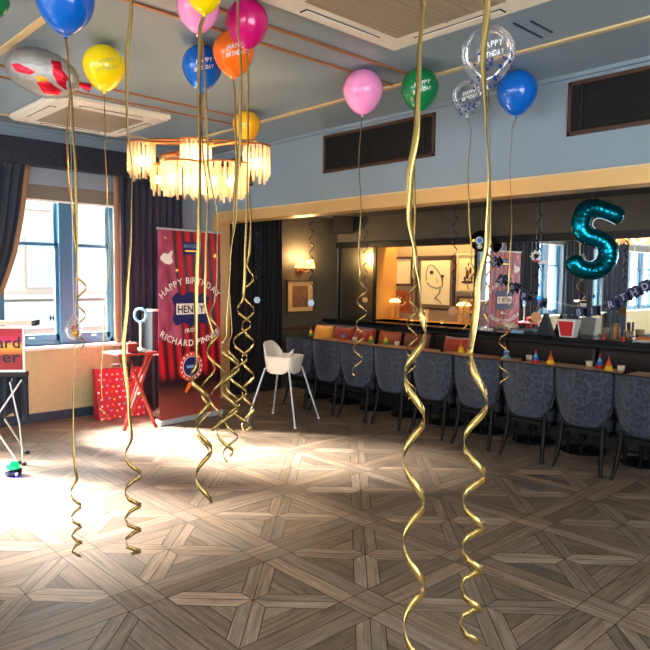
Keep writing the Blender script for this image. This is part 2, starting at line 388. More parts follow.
# ---- ceiling mouldings
def strip(name, a, b, w, m):
    mb = MB(); mb.bb((min(a[0], b[0])-w/2, min(a[1], b[1])-w/2, H-.014), (max(a[0], b[0])+w/2, max(a[1], b[1])+w/2, H+.001)); return struct(name, mb, m, bevel=.003)
strip('trim_7', (.35, -.72), (XR, -.72), .05, m_goldline)
strip('trim_8', (.35, -3.27), (XR, -3.27), .05, m_goldline)
for i, x in enumerate((1.65, 1.95, 3.7, 3.97, 6.4, 6.7)): strip('trim_%d' % (9+i), (x, -.78), (x, YF+.3), .028, m_copper)
mb = MB(); mb.bb((0, -.03, H-.03), (XR, 0, H)); mb.bb((0, YF, H-.03), (.03, 0, H)); struct('trim_15', mb, m_wall)
strip('trim_16', (.36, -.74), (.36, YF+.3), .03, m_goldline)

# ---- windows: two sashes with a wide blue post between
wn = 0
for y0, y1, z0, z1 in WIN:
    wn += 1; mb = MB(); x0 = -.16
    ins = .04
    mb.bb((x0, y0, z0), (x0+.07, y0+ins, z1)); mb.bb((x0, y1-ins, z0), (x0+.07, y1, z1)); mb.bb((x0, y0, z1-.04), (x0+.07, y1, z1)); mb.bb((x0, y0, z0), (x0+.07, y1, z0+.05))
    yc = -1.88 if wn == 1 else (y0+y1)/2
    posts = [yc] if y1-y0 < 2 else [y0+(y1-y0)/3, y0+(y1-y0)*2/3]
    for p in posts: mb.bb((x0-.02, p-.095, z0), (x0+.10, p+.095, z1))
    w = struct('window_%d' % wn, mb, m_sash, bevel=.006)
    cells = []; q = [y0+ins]+[v for p in posts for v in (p-.095, p+.095)]+[y1-ins]
    for k in range(0, len(q), 2): cells.append((q[k], q[k+1]))
    zc = 1.93
    for a, b in cells:
        for zz0, zz1, xx in ((zc-.02, z1-.04, x0+.0), (z0+.05, zc+.02, x0+.035)):
            s = MB(); t = .035
            s.bb((xx, a, zz0), (xx+.03, a+t, zz1)); s.bb((xx, b-t, zz0), (xx+.03, b, zz1)); s.bb((xx, a, zz0), (xx+.03, b, zz0+(.07 if zz0 < 1.5 else t))); s.bb((xx, a, zz1-t), (xx+.03, b, zz1))
            so_ = s.build('sash', m_sash, w, bevel=.003)
            gq = MB(); gq.bb((xx+.012, a+t, zz0+t), (xx+.016, b-t, zz1-t)); gq.build('pane', m_pane, so_)
            if zz0 < 1.5: l = MB(); l.bb((xx+.03, (a+b)/2-.03, zz0+.03), (xx+.045, (a+b)/2+.03, zz0+.05)); l.build('sash_lift', m_white, so_)
    bl = MB(); bl.bb((-.09, y0, 2.34+.06), (-.03, y1, 2.56)); bl.bb((-.095, y0, 2.385), (-.02, y1, 2.405), m_white); bl.mats = [m_blind, m_white]; bl.m = [0]*6+[1]*6
    tag(bl.build('roller_blind'), 'taupe roller blind at the head of ' + ['', 'the blue window seen directly', 'the second window along, seen in the mirror', 'the narrow third window, seen in the mirror', 'the widest far window, seen in the mirror'][wn], 'blind')
for y0, y1, z0, z1 in WINR_FILL:  # frames of the added fill windows on the right, out of view
    wn += 1; mb = MB(); x0 = XR+.1
    mb.bb((x0, y0, z0), (x0+.06, y0+.06, z1)); mb.bb((x0, y1-.06, z0), (x0+.06, y1, z1)); mb.bb((x0, y0, z1-.06), (x0+.06, y1, z1)); mb.bb((x0, y0, z0), (x0+.06, y1, z0+.06)); mb.bb((x0, (y0+y1)/2-.05, z0), (x0+.06, (y0+y1)/2+.05, z1))
    struct('window_%d' % wn, mb, m_sash, bevel=.005)
for x0, x1, z0, z1 in WINF_FILL:  # frames of the invented front windows, there only to let in light
    wn += 1; mb = MB(); y = YF-.16
    for a in (x0, (x0+x1)/2-.03, x1-.06): mb.bb((a, y, z0), (a+.06, y+.06, z1))
    mb.bb((x0, y, z0), (x1, y+.06, z0+.06)); mb.bb((x0, y, z1-.06), (x1, y+.06, z1)); struct('window_%d' % wn, mb, m_sash, bevel=.005)
# ---- pelmet and curtains
mb = MB(); mb.bb((0, YF, 2.735), (.14, -.42, 3.0)); p = mb.build('curtain_pelmet', m_navy, bevel=.006)
tag(p, 'navy damask pelmet running above the blue window under the ceiling', 'pelmet')
def curtain(name, label, cat, fn_edge0, fn_edge1, z0, z1, pleats, m, depth=.045, plane='x', off=.09, lining=None, tie=None):
    """pleated cloth between two edges given as functions of height"""
    t = thing(name, label, cat, (0, 0, 0)); mb = MB(); n = pleats*8
    def fn(u, v):
        z = z0+(z1-z0)*v; a, b = fn_edge0(z), fn_edge1(z)
        s = a+(b-a)*u; d = off+depth*(math.sin(u*pleats*2*PI+.6*math.sin(v*3))*.7+.3*math.sin(u*pleats*4.7*PI+1+v))
        return Vector((d, s, z)) if plane == 'x' else Vector((s, d, z))
    mb.grid(fn, n, 24); mb.build('drape', m, t, solid=.006)
    if lining:
        mb = MB(); mb.grid(lambda u, v: Vector((off-.02, lining(z0+(z1-z0)*v)+u*.07-.035, z0+(z1-z0)*v)), 2, 24); mb.build('lining_edge', m_lining, t, solid=.004)
    return t
def e_left(z):     # inner edge of the tied-back left curtain
    pts = [(2.75, -2.36), (2.2, -2.44), (1.8, -2.52), (1.4, -2.66), (1.1, -2.85), (.6, -2.9), (.02, -2.86)]
    for (za, ya), (zb, yb) in zip(pts, pts[1:]):
        if z >= zb:
            t = (za-z)/(za-zb); return ya+(yb-ya)*t
    return pts[-1][1]
curtain('curtain', 'navy curtain drawn to the left of the window at the photo edge', 'curtain', lambda z: -3.05-.05*(z < 1.2), e_left, .02, 2.74, 7, m_curt, lining=lambda z: e_left(z)+.02)
curtain('curtain', 'long navy curtain hanging between the window and the party banner', 'curtain', lambda z: -1.33, lambda z: -.52, .02, 2.74, 9, m_curt, lining=lambda z: -1.36)
k = 0
for a, b in ((-3.7, -3.1), (-5.6, -5.0), (-6.3, -5.75), (-7.7, -7.15), (-8.35, -7.75), (-11.2, -10.6)):
    k += 1
    curtain('curtain', ['navy curtain', 'charcoal navy curtain'][k % 2]+' on the window wall seen only in the mirror, %s from the window' % ['', 'first', 'second', 'third', 'fourth', 'fifth', 'sixth'][k], 'curtain', lambda z, a=a: a, lambda z, b=b: b, .02, 2.74, 6, m_curt)
curtain('curtain', 'black curtain hanging on the end wall left of the wall sconces', 'curtain', lambda z: .36, lambda z: 1.07, .02, 2.49, 9, m_curtb)
# darker panelling left of the black curtain, dado rail on the end wall
mb = MB(); mb.bb((0, .2, 0), (.03, .40, 2.49)); struct('trim_17', mb, m_blackm)
mb = MB(); mb.bb((0, 1.05, .84), (.05, YB, .88)); struct('trim_18', mb, m_frame, bevel=.004)

# ---- wall vents on the bulkhead
def vent(x0, x1, z0, z1, label):
    t = thing('wall_vent', label, 'vent', ((x0+x1)/2, 0, z0), group=None); X = Vector((-(x0+x1)/2, 0, -z0))
    mb = MB(); w = .03
    def b(p, q, m): mb.bb(Vector(p)+X, Vector(q)+X, m)
    b((x0, -.02, z0), (x1, 0, z0+w), m_frame); b((x0, -.02, z1-w), (x1, 0, z1), m_frame); b((x0, -.02, z0), (x0+w, 0, z1), m_frame); b((x1-w, -.02, z0), (x1, 0, z1), m_frame)
    mb.build('vent_frame', None, t, bevel=.003)
    mb = MB(); mb.bb(Vector((x0+w, -.003, z0+w))+X, Vector((x1-w, 0, z1-w))+X, m_blackm)
    z = z0+w+.008
    while z < z1-w-.005:
        mb.add([Vector(p)+X for p in ((x0+w, -.015, z), (x1-w, -.015, z), (x1-w, -.003, z+.009), (x0+w, -.003, z+.009))], [(0, 1, 2, 3)], m_vent); z += .0155
    mb.build('louvres', None, t)
    for f in (.08, .5, .92): mb = MB(); x = x0+(x1-x0)*f; mb.bb(Vector((x-.004, -.02, z0+w))+X, Vector((x+.004, -.004, z1-w))+X); mb.build('vent_bar', m_vent, t)
vent(.03, .85, 2.69, 3.06, 'dark louvred wall vent half hidden behind the chandelier')
vent(2.10, 3.56, 2.70, 3.09, 'dark louvred wall vent behind the pink and green balloons')
vent(4.81, 6.2, 2.69, 3.09, 'dark louvred wall vent at the top right corner of the photo')
# ---- ceiling cassette air conditioners
def cassette(cx, cy, s, label, swirl):
    t = thing('air_conditioner', label, 'air conditioner', (cx, cy, H)); h = s/2
    mb = MB(); mb.box((0, 0, -.025), (s, s, .05)); mb.build('casing', m_ac, t, bevel=.015)
    mb = MB(); a = h*.96; mb.box((0, 0, -.055), (2*a, 2*a, .015))
    mb.build('fascia_panel', m_ac, t, bevel=.01)
    mb = MB()
    for k in range(4):
        c_, s_ = math.cos(k*PI/2), math.sin(k*PI/2); o = h*.83
        mb.box((c_*o, s_*o, -.064), (abs(c_)*.06+abs(s_)*h*1.05, abs(s_)*.06+abs(c_)*h*1.05, .004), m_blackm)
        mb.box((c_*(o-.0), s_*(o-.0), -.068), (abs(c_)*.045+abs(s_)*h*1.02, abs(s_)*.045+abs(c_)*h*1.02, .006), m_ac)
    mb.build('air_flap', None, t)
    mb = MB(); g = h*.66; mb.box((0, 0, -.066), (2*g, 2*g, .008))
    gr = mb.build('intake_grille', m_grille, t, bevel=.004)
    mb = MB()
    for k in range(-9, 10): mb.box((k*g/10, 0, -.071), (.006, 2*g*.96, .003))
    mb.box((0, 0, -.072), (.02, 2*g, .004)); mb.build('grille_bars', m_grille, gr)
cassette(.98, -2.06, 1.12, 'square white ceiling air conditioner near the window', 0)
cassette(4.89, -2.03, 1.16, 'large cream ceiling air conditioner cut by the top of the photo', 0)
mb = MB()
for k in (0, 1): mb.box((5.05+.09*k, -1.03-.0*k, H-.003), (.012, .34-.08*k, .006))
tag(mb.build('ceiling_slot', m_black), 'two thin black slots in the ceiling right of the large air conditioner', 'vent')

# ---- street outside
m_fac = mat('pale_facade', srgb(112, 108, 104), .8, noise_amt=.05, noise_scale=1)
m_facb = mat('pink_brick', srgb(104, 92, 84), .8, noise_amt=.08, noise_scale=2)
m_facw = mat('facade_glass', srgb(78, 92, 102), .3)
m_facl = mat('facade_lettering', srgb(82, 86, 94), .6)
t = thing('building', 'pale building across the street seen through the window', 'building', (-9, -1, 0))
mb = MB(); mb.bb((-.5, -14, -4), (0, 9, 4.6)); mb.build('facade', m_facb, t)
mb = MB(); mb.bb((0, -13, .3), (.15, 9, .95)); mb.bb((0, -13, 1.02), (.25, 9, 1.12)); mb.build('shop_fascia', m_fac, t)
for k, (y, z) in enumerate([(a, b) for a in (-7.6, -5.2, -2.6, -.8, 2.0, 4.6) for b in (1.35, 3.2)]):
    f = MB(); f.bb((0, y-.28, z-.06), (.08, y+.98-.3, z+1.15)); fo = f.build('window', m_fac, t)
    f = MB(); f.bb((.07, y-.2, z), (.1, y+.17, z+.5)); f.bb((.07, y+.23, z), (.1, y+.6, z+.5)); f.bb((.07, y-.2, z+.55), (.1, y+.17, z+1.07)); f.bb((.07, y+.23, z+.55), (.1, y+.6, z+1.07)); f.build('pane', m_facw, fo)
mb = MB(); pA, pB = at(12, 312, 'x', -8.84), at(56, 318, 'x', -8.84)
text(mb, 'NURAM', .36, lambda x, y: Vector((.16, 1+(pA.y+pB.y)/2+x, .46+y)), m_facl, sx=(pB.y-pA.y)/text_w('NURAM', .36)); mb.build('lettering', None, t)
mb = MB(); mb.bb((-9, -16, -4.2), (-.3, 10, -4)); tag(mb.build('street', mat('asphalt', srgb(90, 90, 90), .8)), kind='structure')

# ---- mirrors
def mirror(x0, x1, m, label):
    t = thing('wall_mirror', label, 'mirror', ((x0+x1)/2, YB, .99)); w = (x1-x0)/2
    mb = MB(); mb.box((0, -.006, .53), (2*w, .008, 1.06)); mb.build('mirror_glass', m, t)
    return t
mirror(.11, .775, m_amirror, 'narrow dim antique mirror left of the picture niche')
tt = mirror(2.55, XR, m_mirror, 'long wall mirror behind the seating reflecting the room')
for k in range(1, 7): mb = MB(); mb.box((-3.52+k*.95, -.012, .53), (.006, .004, 1.06)); mb.build('mirror_joint', m_steel, tt)

# ================================================================== CHANDELIER
m_rod = clear_mat('ribbed_glass', (1, .92, .80, 1), .28, .08)
m_bulb = mat('bulb_glow', (1, .7, .35, 1), .5, emit=(1, .62, .26, 1), es=16)
CH = atd(201, 190, 5.1)
ch = thing('chandelier', 'tiered glass rod chandelier with copper arms glowing in the room', 'chandelier', CH)
a_r = Vector((CR.x, CR.y, 0)).normalized(); a_f = Vector((CF.x, CF.y, 0)).normalized()
mb = MB(); mb.tube([(0, 0, .42), (0, 0, H-CH.z-.03)], .012, 8); mb.lathe([(.001, H-CH.z-.04), (.07, H-CH.z-.035), (.07, H-CH.z), (.001, H-CH.z)]); mb.build('stem', m_brass, ch)
mb = MB()
def d2(a, b, z): return a_r*a+a_f*b+Vector((0, 0, z))
def bar(p, q, w=.02):
    mb.tube([p, q], w*.7, 4)
for zz in (.345, .40):
    bar(d2(-.43, -.06 if zz < .37 else .1, zz-.0), d2(.42, -.10 if zz < .37 else .1, zz))
bar(d2(-.33, .3, .33), d2(.33, -.25, .33)); bar(d2(-.42, -.1, .345), d2(-.42, .1, .36))
mb.build('arm', m_brass, ch)
def drum(c, r, z0, z1, n, rod, ext):
    c = (c[0], c[1], 0); mb = MB(); mb.lathe([(r-.004, z1), (r+.012, z1), (r+.012, z1+.014), (r-.004, z1+.014), (r-.004, z1)], c, 24); 
    h = mb.build('shade_ring', m_brass, ch)
    mb = MB()
    for k in range(n):
        g = 2*PI*k/n; x, y = c[0]+r*math.cos(g), c[1]+r*math.sin(g); low = z0-ext*(.5+.5*math.sin(g*3+c[0]*9))
        mb.tube([(x, y, low), (x, y, low+.01), (x, y, z1)], [rod*.4, rod, rod], 6)
        if k % 2: mb.tube([(c[0]+r*.8*math.cos(g), c[1]+r*.8*math.sin(g), low-.04), (c[0]+r*.8*math.cos(g), c[1]+r*.8*math.sin(g), z1)], rod, 6)
    mb.build('glass_rods', m_rod, h)
    nb = 1 if r < .13 else 3
    for k in range(nb):
        mb = MB(); o = Vector((0, 0, 0)) if nb == 1 else Vector((math.cos(k*2.1)*r*.5, math.sin(k*2.1)*r*.5, 0))
        mb.ell(Vector((c[0], c[1], (z0+z1)/2-.02))+o, (.022, .022, .035), 10, 6)
        mb.build('bulb', m_bulb, h)
for a, b, r_, z0, z1, n, e_ in ((-.04, 0, .112, .19, .37, 22, .02), (-.13, -.06, .155, -.01, .19, 28, .04), (.20, -.06, .17, -.02, .185, 30, .04), (.02, .20, .16, -.01, .18, 26, .04),
                             (-.32, -.02, .055, .0, .18, 12, .03), (-.45, -.04, .098, .13, .335, 20, .05), (-.31, .30, .08, .13, .30, 16, .04), (.43, 0, .098, .12, .335, 20, .05)):
    q = d2(a, b, 0); drum((q.x, q.y), r_, z0, z1, n, .0095, e_*.6)
def plight(loc, e, col, r=.05, name='lamp_light'):
    l = bpy.data.lights.new(name, 'POINT'); l.energy = e; l.color = col; l.shadow_soft_size = r
    o = bpy.data.objects.new(name, l); C.objects.link(o); o.location = loc
plight(CH+Vector((0, 0, .06)), 12, (1, .72, .42), .12); plight(CH+d2(-.4, -.1, .2), 3, (1, .72, .42), .06); plight(CH+d2(.4, 0, .2), 3, (1, .72, .42), .06); plight(CH+Vector((0, 0, .28)), 5, (1, .72, .42), .08)

# ================================================================== WALL SCONCE, PICTURES, SPEAKER
m_shade = mat('lit_shade', srgb(240, 190, 90), .7, emit=(1, .52, .10, 1), es=2.4)
p = at(299, 270, 'x', 0)
sc = thing('wall_sconce', 'brass wall sconce with two lit yellow shades above the framed picture', 'wall lamp', p)
mb = MB(); mb.lathe([(.001, .0), (.05, .005), (.06, .02), (.03, .03), (.001, .035)], n=20, X=Matrix.Rotation(PI/2, 4, 'Y')); mb.build('backplate', m_brass, sc)
for s in (-1, 1):
    mb = MB(); mb.tube([(.03, 0, 0), (.10, s*.04, -.03), (.13, s*.09, .0), (.13, s*.095, .05)], .007, 8); ar = mb.build('arm', m_brass, sc)
    mb = MB(); mb.lathe([(.075, .03), (.05, .15)], (.13, s*.095, 0), 20); mb.build('lamp_shade', m_shade, sc, solid=.003)
    plight(p+Vector((.13, s*.095, .2)), 7, (1, .66, .3), .03)
def picture(x0, x1, z0, z1, plane, pos, frame_m, mount_m, label, art, fw=.035, name='framed_picture'):
    """plane 'x': hangs on x=pos, spans y; plane 'y': hangs on y=pos facing -y"""
    if plane == 'x': O = Vector((pos, (x0+x1)/2, (z0+z1)/2)); U, N = Vector((0, 1, 0)), Vector((1, 0, 0))
    else: O = Vector(((x0+x1)/2, pos, (z0+z1)/2)); U, N = Vector((1, 0, 0)), Vector((0, -1, 0))
    V = Vector((0, 0, 1)); w, h = (x1-x0)/2, (z1-z0)/2
    t = thing(name, label, 'picture', O); R_ = lambda a, b, c, d: [(a, b), (c, b), (c, d), (a, d)]
    mb = MB(); Z = Vector((0, 0, 0))
    for q in (R_(-w, -h, w, -h+fw), R_(-w, h-fw, w, h), R_(-w, -h+fw, -w+fw, h-fw), R_(w-fw, -h+fw, w, h-fw)): mb.prism(q, Z, U, V, N, .03)
    mb.build('frame', frame_m, t, bevel=.003)
    mb = MB(); mb.prism(R_(-w+fw, -h+fw, w-fw, h-fw), Z, U, V, N, .01); mb.build('mount', mount_m, t)
    if art: art(t, w-fw, h-fw, lambda a, b, c=.012: U*a+V*b+N*c, U, V, N)
def art_panel(fx, fy, m):
    def f(t, w, h, P, U, V, N): mb = MB(); mb.prism([(-w*fx, -h*fy), (w*fx, -h*fy), (w*fx, h*fy), (-w*fx, h*fy)], N*.01, U, V, N, .003); mb.build('print', m, t)
    return f
m_print = mat('brown_print', srgb(120, 84, 52), .6, noise_amt=.6, noise_scale=14)
m_printr = mat('red_brown_print', srgb(150, 70, 32), .6, noise_amt=.8, noise_scale=18)
m_mount = mat('gold_mount', srgb(206, 170, 110), .6)
m_ink = mat('brown_ink', srgb(74, 42, 24), .7)
a, b = at(286, 280, 'x', 0), at(313, 312, 'x', 0)
picture(a.y, b.y, b.z, a.z, 'x', .0, m_frame, m_mount, 'framed brown print hanging on the end wall under the sconce', art_panel(.62, .72, m_print), fw=.02)
NB = YB+.46
a, b = at(392, 257, 'y', NB), at(413, 286, 'y', NB)
picture(a.x, b.x, b.z, a.z, 'y', NB, m_frame, m_paper_c, 'small dark framed blank cream picture at upper left in the niche', None, .03)
a, b = at(391, 290, 'y', NB), at(412, 313, 'y', NB)
def art_flowers(t, w, h, P, U, V, N):
    mb = MB(); mb.prism([(-w*.8, -h*.75), (w*.8, -h*.75), (w*.8, h*.75), (-w*.8, h*.75)], N*.01, U, V, N, .003, m_printr)
    for k in range(22):
        x, y = random.uniform(-.55, .55)*w, random.uniform(-.5, .5)*h; mb.prism([(x+.018*math.cos(g*PI/4), y+.014*math.sin(g*PI/4)) for g in range(8)], N*.013, U, V, N, .002, m_paper_c if k % 3 else m_ink)
    mb.build('print', None, t)
picture(a.x, b.x, b.z, a.z, 'y', NB, m_brass, m_printr, 'small orange framed picture with white dabs below the blank one', art_flowers, .03)
def art_face(t, w, h, P, U, V, N):
    mb = MB(); mb.prism([(-w*.82, -h*.88), (w*.82, -h*.88), (w*.82, h*.9), (-w*.82, h*.9)], N*.01, U, V, N, .003); mb.build('paper_sheet', m_paper_c, t)
    mb = MB(); L = lambda pts, r=.005: mb.tube([P(x*w, y*h, .016) for x, y in pts], r, 5)
    L([(-.5, .1), (-.52, .4), (-.42, .65), (-.2, .74), (.1, .55), (.35, .25), (.45, 0), (.4, -.15), (.1, -.22), (-.2, -.15), (-.45, .0)])
    L([(.3, -.22), (.28, -.4), (.1, -.55), (0, -.66)]); L([(.0, -.6), (.2, -.68), (.38, -.82)]); L([(.3, .32), (.45, .2), (.38, .05)]); L([(.1, .2), (.14, .0)], .003)
    for x, y, r in ((-.2, .42, .035), (.42, .27, .026)):
        mb.prism([(x*w+r*math.cos(g*PI/6), y*h+r*.8*math.sin(g*PI/6)) for g in range(12)], N*.014, U, V, N, .003)
    mb.build('ink_drawing', m_ink, t)
m_fgrey = mat('grey_brown_mount', srgb(112, 88, 62), .6)
a, b = at(417, 256, 'y', NB), at(455, 311, 'y', NB)
picture(a.x, b.x, b.z, a.z, 'y', NB, m_frame, m_fgrey, 'large line drawing of a plain face in the middle of the niche', art_face, .035)
def art_dark(t, w, h, P, U, V, N):
    mb = MB()
    for (x, y, sx, sy) in ((-.1, -.55, .62, .1), (-.1, -.1, .16, .3), (.2, .12, .12, .22), (-.35, -.35, .12, .14), (.35, -.3, .1, .2), (.0, .5, .05, .12), (-.25, .25, .06, .1)):
        mb.prism([(x*w+sx*w*math.cos(g*PI/5), y*h+sy*h*math.sin(g*PI/5)) for g in range(10)], N*.01, U, V, N, .003)
    mb.build('ink_figure', m_ink, t)
a, b = at(458, 254, 'y', NB), at(480, 292, 'y', NB)
picture(a.x, b.x, b.z, a.z, 'y', NB, m_goldline, m_paper_c, 'tall cream print with dark figures at the right of the niche', art_dark, .025)
a, b = at(458, 296, 'y', NB), at(480, 316, 'y', NB)
picture(a.x, b.x, b.z, a.z, 'y', NB, m_frame, m_mount, 'low gold print below the dark figures in the niche', art_panel(.7, .6, m_printr), .03)
# added warm area light above the niche pictures, with no visible fitting
ld = bpy.data.lights.new('niche_fill', 'AREA'); ld.shape = 'RECTANGLE'; ld.size = 1.8; ld.size_y = .08; ld.energy = 11; ld.color = (1, .68, .32)
lo = bpy.data.objects.new('niche_fill', ld); C.objects.link(lo); lo.location = (1.75, YB+.12+.14, 2.28); lo.rotation_euler = (math.radians(20), 0, 0)
# table lamps and jars in the niche
m_jar = clear_mat('clear_glass', (1, .93, .8, 1), .25, .05)
m_lshade = mat('gold_lampshade', srgb(250, 215, 120), .6, emit=(1, .7, .25, 1), es=1.5)
NYF = YB+.2
def niche_lamp(px, w, h, label, dome=True):
    q = at(px, 319, 'z', NZ0); q = at(px, 300, 'y', NYF+.05); q.z = NZ0
    t = thing('table_lamp', label, 'lamp', q)
    mb = MB(); mb.lathe([(w, 0), (w, .01), (w*.92, .02), (w*.92, h*.8), (w*.6, h*.84)], n=20); mb.build('glass_body', m_jar, t)
    mb = MB(); mb.lathe([(.012, 0), (.012, h*.84)], n=8); mb.build('stem', m_brass, t)
    mb = MB(); mb.lathe([(w*1.15, h*.82), (w*1.1, h*.88), (w*.8, h*.96), (.001, h)], n=20); mb.build('lamp_shade', m_lshade, t)
niche_lamp(395, .075, .31, 'glass lamp with a glowing yellow dome at the niche left')
niche_lamp(464, .085, .30, 'glass lamp with a glowing dome at the right end of the niche')
for px, w, h, lab in ((425, .05, .18, 'clear glass hurricane jar in the middle of the niche ledge'), (412, .022, .05, 'tiny glowing tealight glass left of the hurricane jar'), (442, .024, .045, 'tiny glowing tealight glass right of the hurricane jar')):
    q = at(px, 312, 'y', YB+.1); q.z = NZ0
    t = thing('candle_holder', lab, 'candle holder', q)
    mb = MB(); mb.lathe([(.001, 0), (w, 0), (w*1.05, h), (w*.95, h), (w*.9, .006), (.001, .006)], n=18); mb.build('glass_cup', m_jar, t)
    mb = MB(); mb.lathe([(.001, .004), (w*.6, .004), (w*.6, h*.35), (.001, h*.35)], n=14); mb.build('candle', m_lshade, t)
# wall speaker
p = at(341, 225, 'x', .14)
sp = thing('wall_speaker', 'black boxy speaker high in the corner of the alcove', 'speaker', tuple(at(343, 225, 'y', 2.05))); 
sp.rotation_euler = (0, 0, -.75)
mb = MB(); mb.box((0, 0, 0), (.20, .30, .25)); mb.build('cabinet', m_black, sp, bevel=.012)
mb = MB(); mb.box((.102, 0, 0), (.008, .26, .21)); mb.build('speaker_grille', mat('brown_grille', srgb(52, 40, 32), .8, bump=.4, bump_scale=300), sp)
mb = MB(); mb.tube([(-.20, .12, 0), (-.08, 0, 0)], .02, 8); mb.build('bracket', m_black, sp)

# ================================================================== BANQUETTE, LEDGE, TABLES
m_marble = mat('black_marble', srgb(18, 18, 20), .18, noise_amt=.5, noise_scale=5)
LZ = .985
mb = MB(); mb.bb((.03, 1.93, LZ-.05), (XR, YB-.03, LZ)); tag(mb.build('ledge', m_marble, bevel=.006), 'long polished black ledge running under the mirrors above the seating', 'ledge')
m_bench = mat('rust_velvet', srgb(110, 52, 30), .6, sheen=.4, noise_amt=.15)
bn = thing('banquette', 'long dark banquette with rust back along the mirror wall', 'bench', (0, 2.0, 0))
mb = MB(); mb.bb((.06, -.6, .0), (XR-.1, .0, .30)); mb.build('plinth', m_blackm, bn)
mb = MB(); mb.bb((.06, -.62, .30), (XR-.1, -.05, .46)); mb.build('seat', m_seat, bn, bevel=.03)
for i in range(9):
    x0 = .08+i*1.05
    mb = MB(); mb.bb((x0, -.14, .44), (x0+1.03, -.02, .90)); mb.build('backrest', m_bench if i < 1 else mat('dark_brown_leather', srgb(30, 20, 17), .5), bn, bevel=.03)
mb = MB(); mb.bb((.06, .0, .0), (XR-.1, .2, .93)); mb.build('back_panel', m_blackm, bn)
def cushion(x, y, z, w, h, rz, tilt, m, label):
    mb = MB(); n = 14
    def f(sg):
        def g(u, v):
            a, b = 2*u-1, 2*v-1; t = (1-a**4)*(1-b**4); k = 1-.07*(1-abs(a)**2)*(abs(b)**3); kk = 1-.07*(1-abs(b)**2)*(abs(a)**3)
            return Vector((a*w/2*kk, sg*.075*t**.6, b*h/2*k))
        return g
    mb.grid(f(1), n, n); mb.grid(f(-1), n, n); o = mb.build('cushion', m, merge=True)
    o.location = (x, y, z); o.rotation_euler = (tilt, 0, rz); tag(o, label, 'cushion', 'cushions along the banquette')
m_cy = mat('yellow_cushion', srgb(226, 160, 52), .7, sheen=.4); m_cr = mat('red_orange_cushion', srgb(176, 54, 26), .7, sheen=.4); m_cb = mat('brown_cushion', srgb(128, 70, 42), .7, noise_amt=.3, noise_scale=20)
for px, w, m, lab in ((312, .38, m_cy, 'yellow cushion at the far left end of the banquette'), (337, .38, m_cr, 'rust red cushion right of the yellow cushion'), (358, .38, m_cr, 'second rust red cushion below the antique mirror'),
                      (393, .38, mat('tan_rust_cushion', srgb(170, 84, 44), .7), 'round edged tan cushion under the niche, left of the green topped jar'), (420, .42, m_cb, 'brown patterned cushion under the face drawing'), (461, .4, m_cr, 'red cushion glimpsed between hats right of the big ribbon')):
    q = at(px, 333, 'y', 1.78); cushion({312: .30, 337: .71, 358: 1.11}.get(px, q.x), 1.70, .46+.235, w, .44, 0, -.18, m, lab)
m_ttop = mat('tan_tabletop', srgb(196, 150, 112), .35, noise_amt=.15, noise_scale=6)
tabs = [(1.18, 'far left'), (2.26, 'second'), (3.30, 'third'), (4.34, 'fourth'), (5.35, 'right')]
tx = [(.62, 1.55, 'dining table at the far left end of the row behind the high chair'), (1.68, 2.60, 'dining table second from the far end of the row'), (2.73, 3.66, 'dining table in the middle of the row below the niche'),
      (3.79, 4.72, 'dining table below the row of pennants with striped hats'), (4.85, 5.85, 'dining table at the right edge of the photo')]
for x0, x1, lab in tx:
    t = thing('dining_table', lab, 'table', ((x0+x1)/2, 1.15, 0), group='dining tables along the banquette'); w = (x1-x0)/2
    mb = MB(); mb.bb((-w, -.36, .725), (w, .30, .765)); mb.build('tabletop', m_ttop, t, bevel=.006)
    for s in (-1, 1):
        mb = MB(); mb.lathe([(.20, 0), (.20, .012), (.04, .03), (.03, .06), (.03, .70), (.10, .725)], (s*w*.55, -.03, 0), 18); mb.build('pedestal', m_lacq, t)

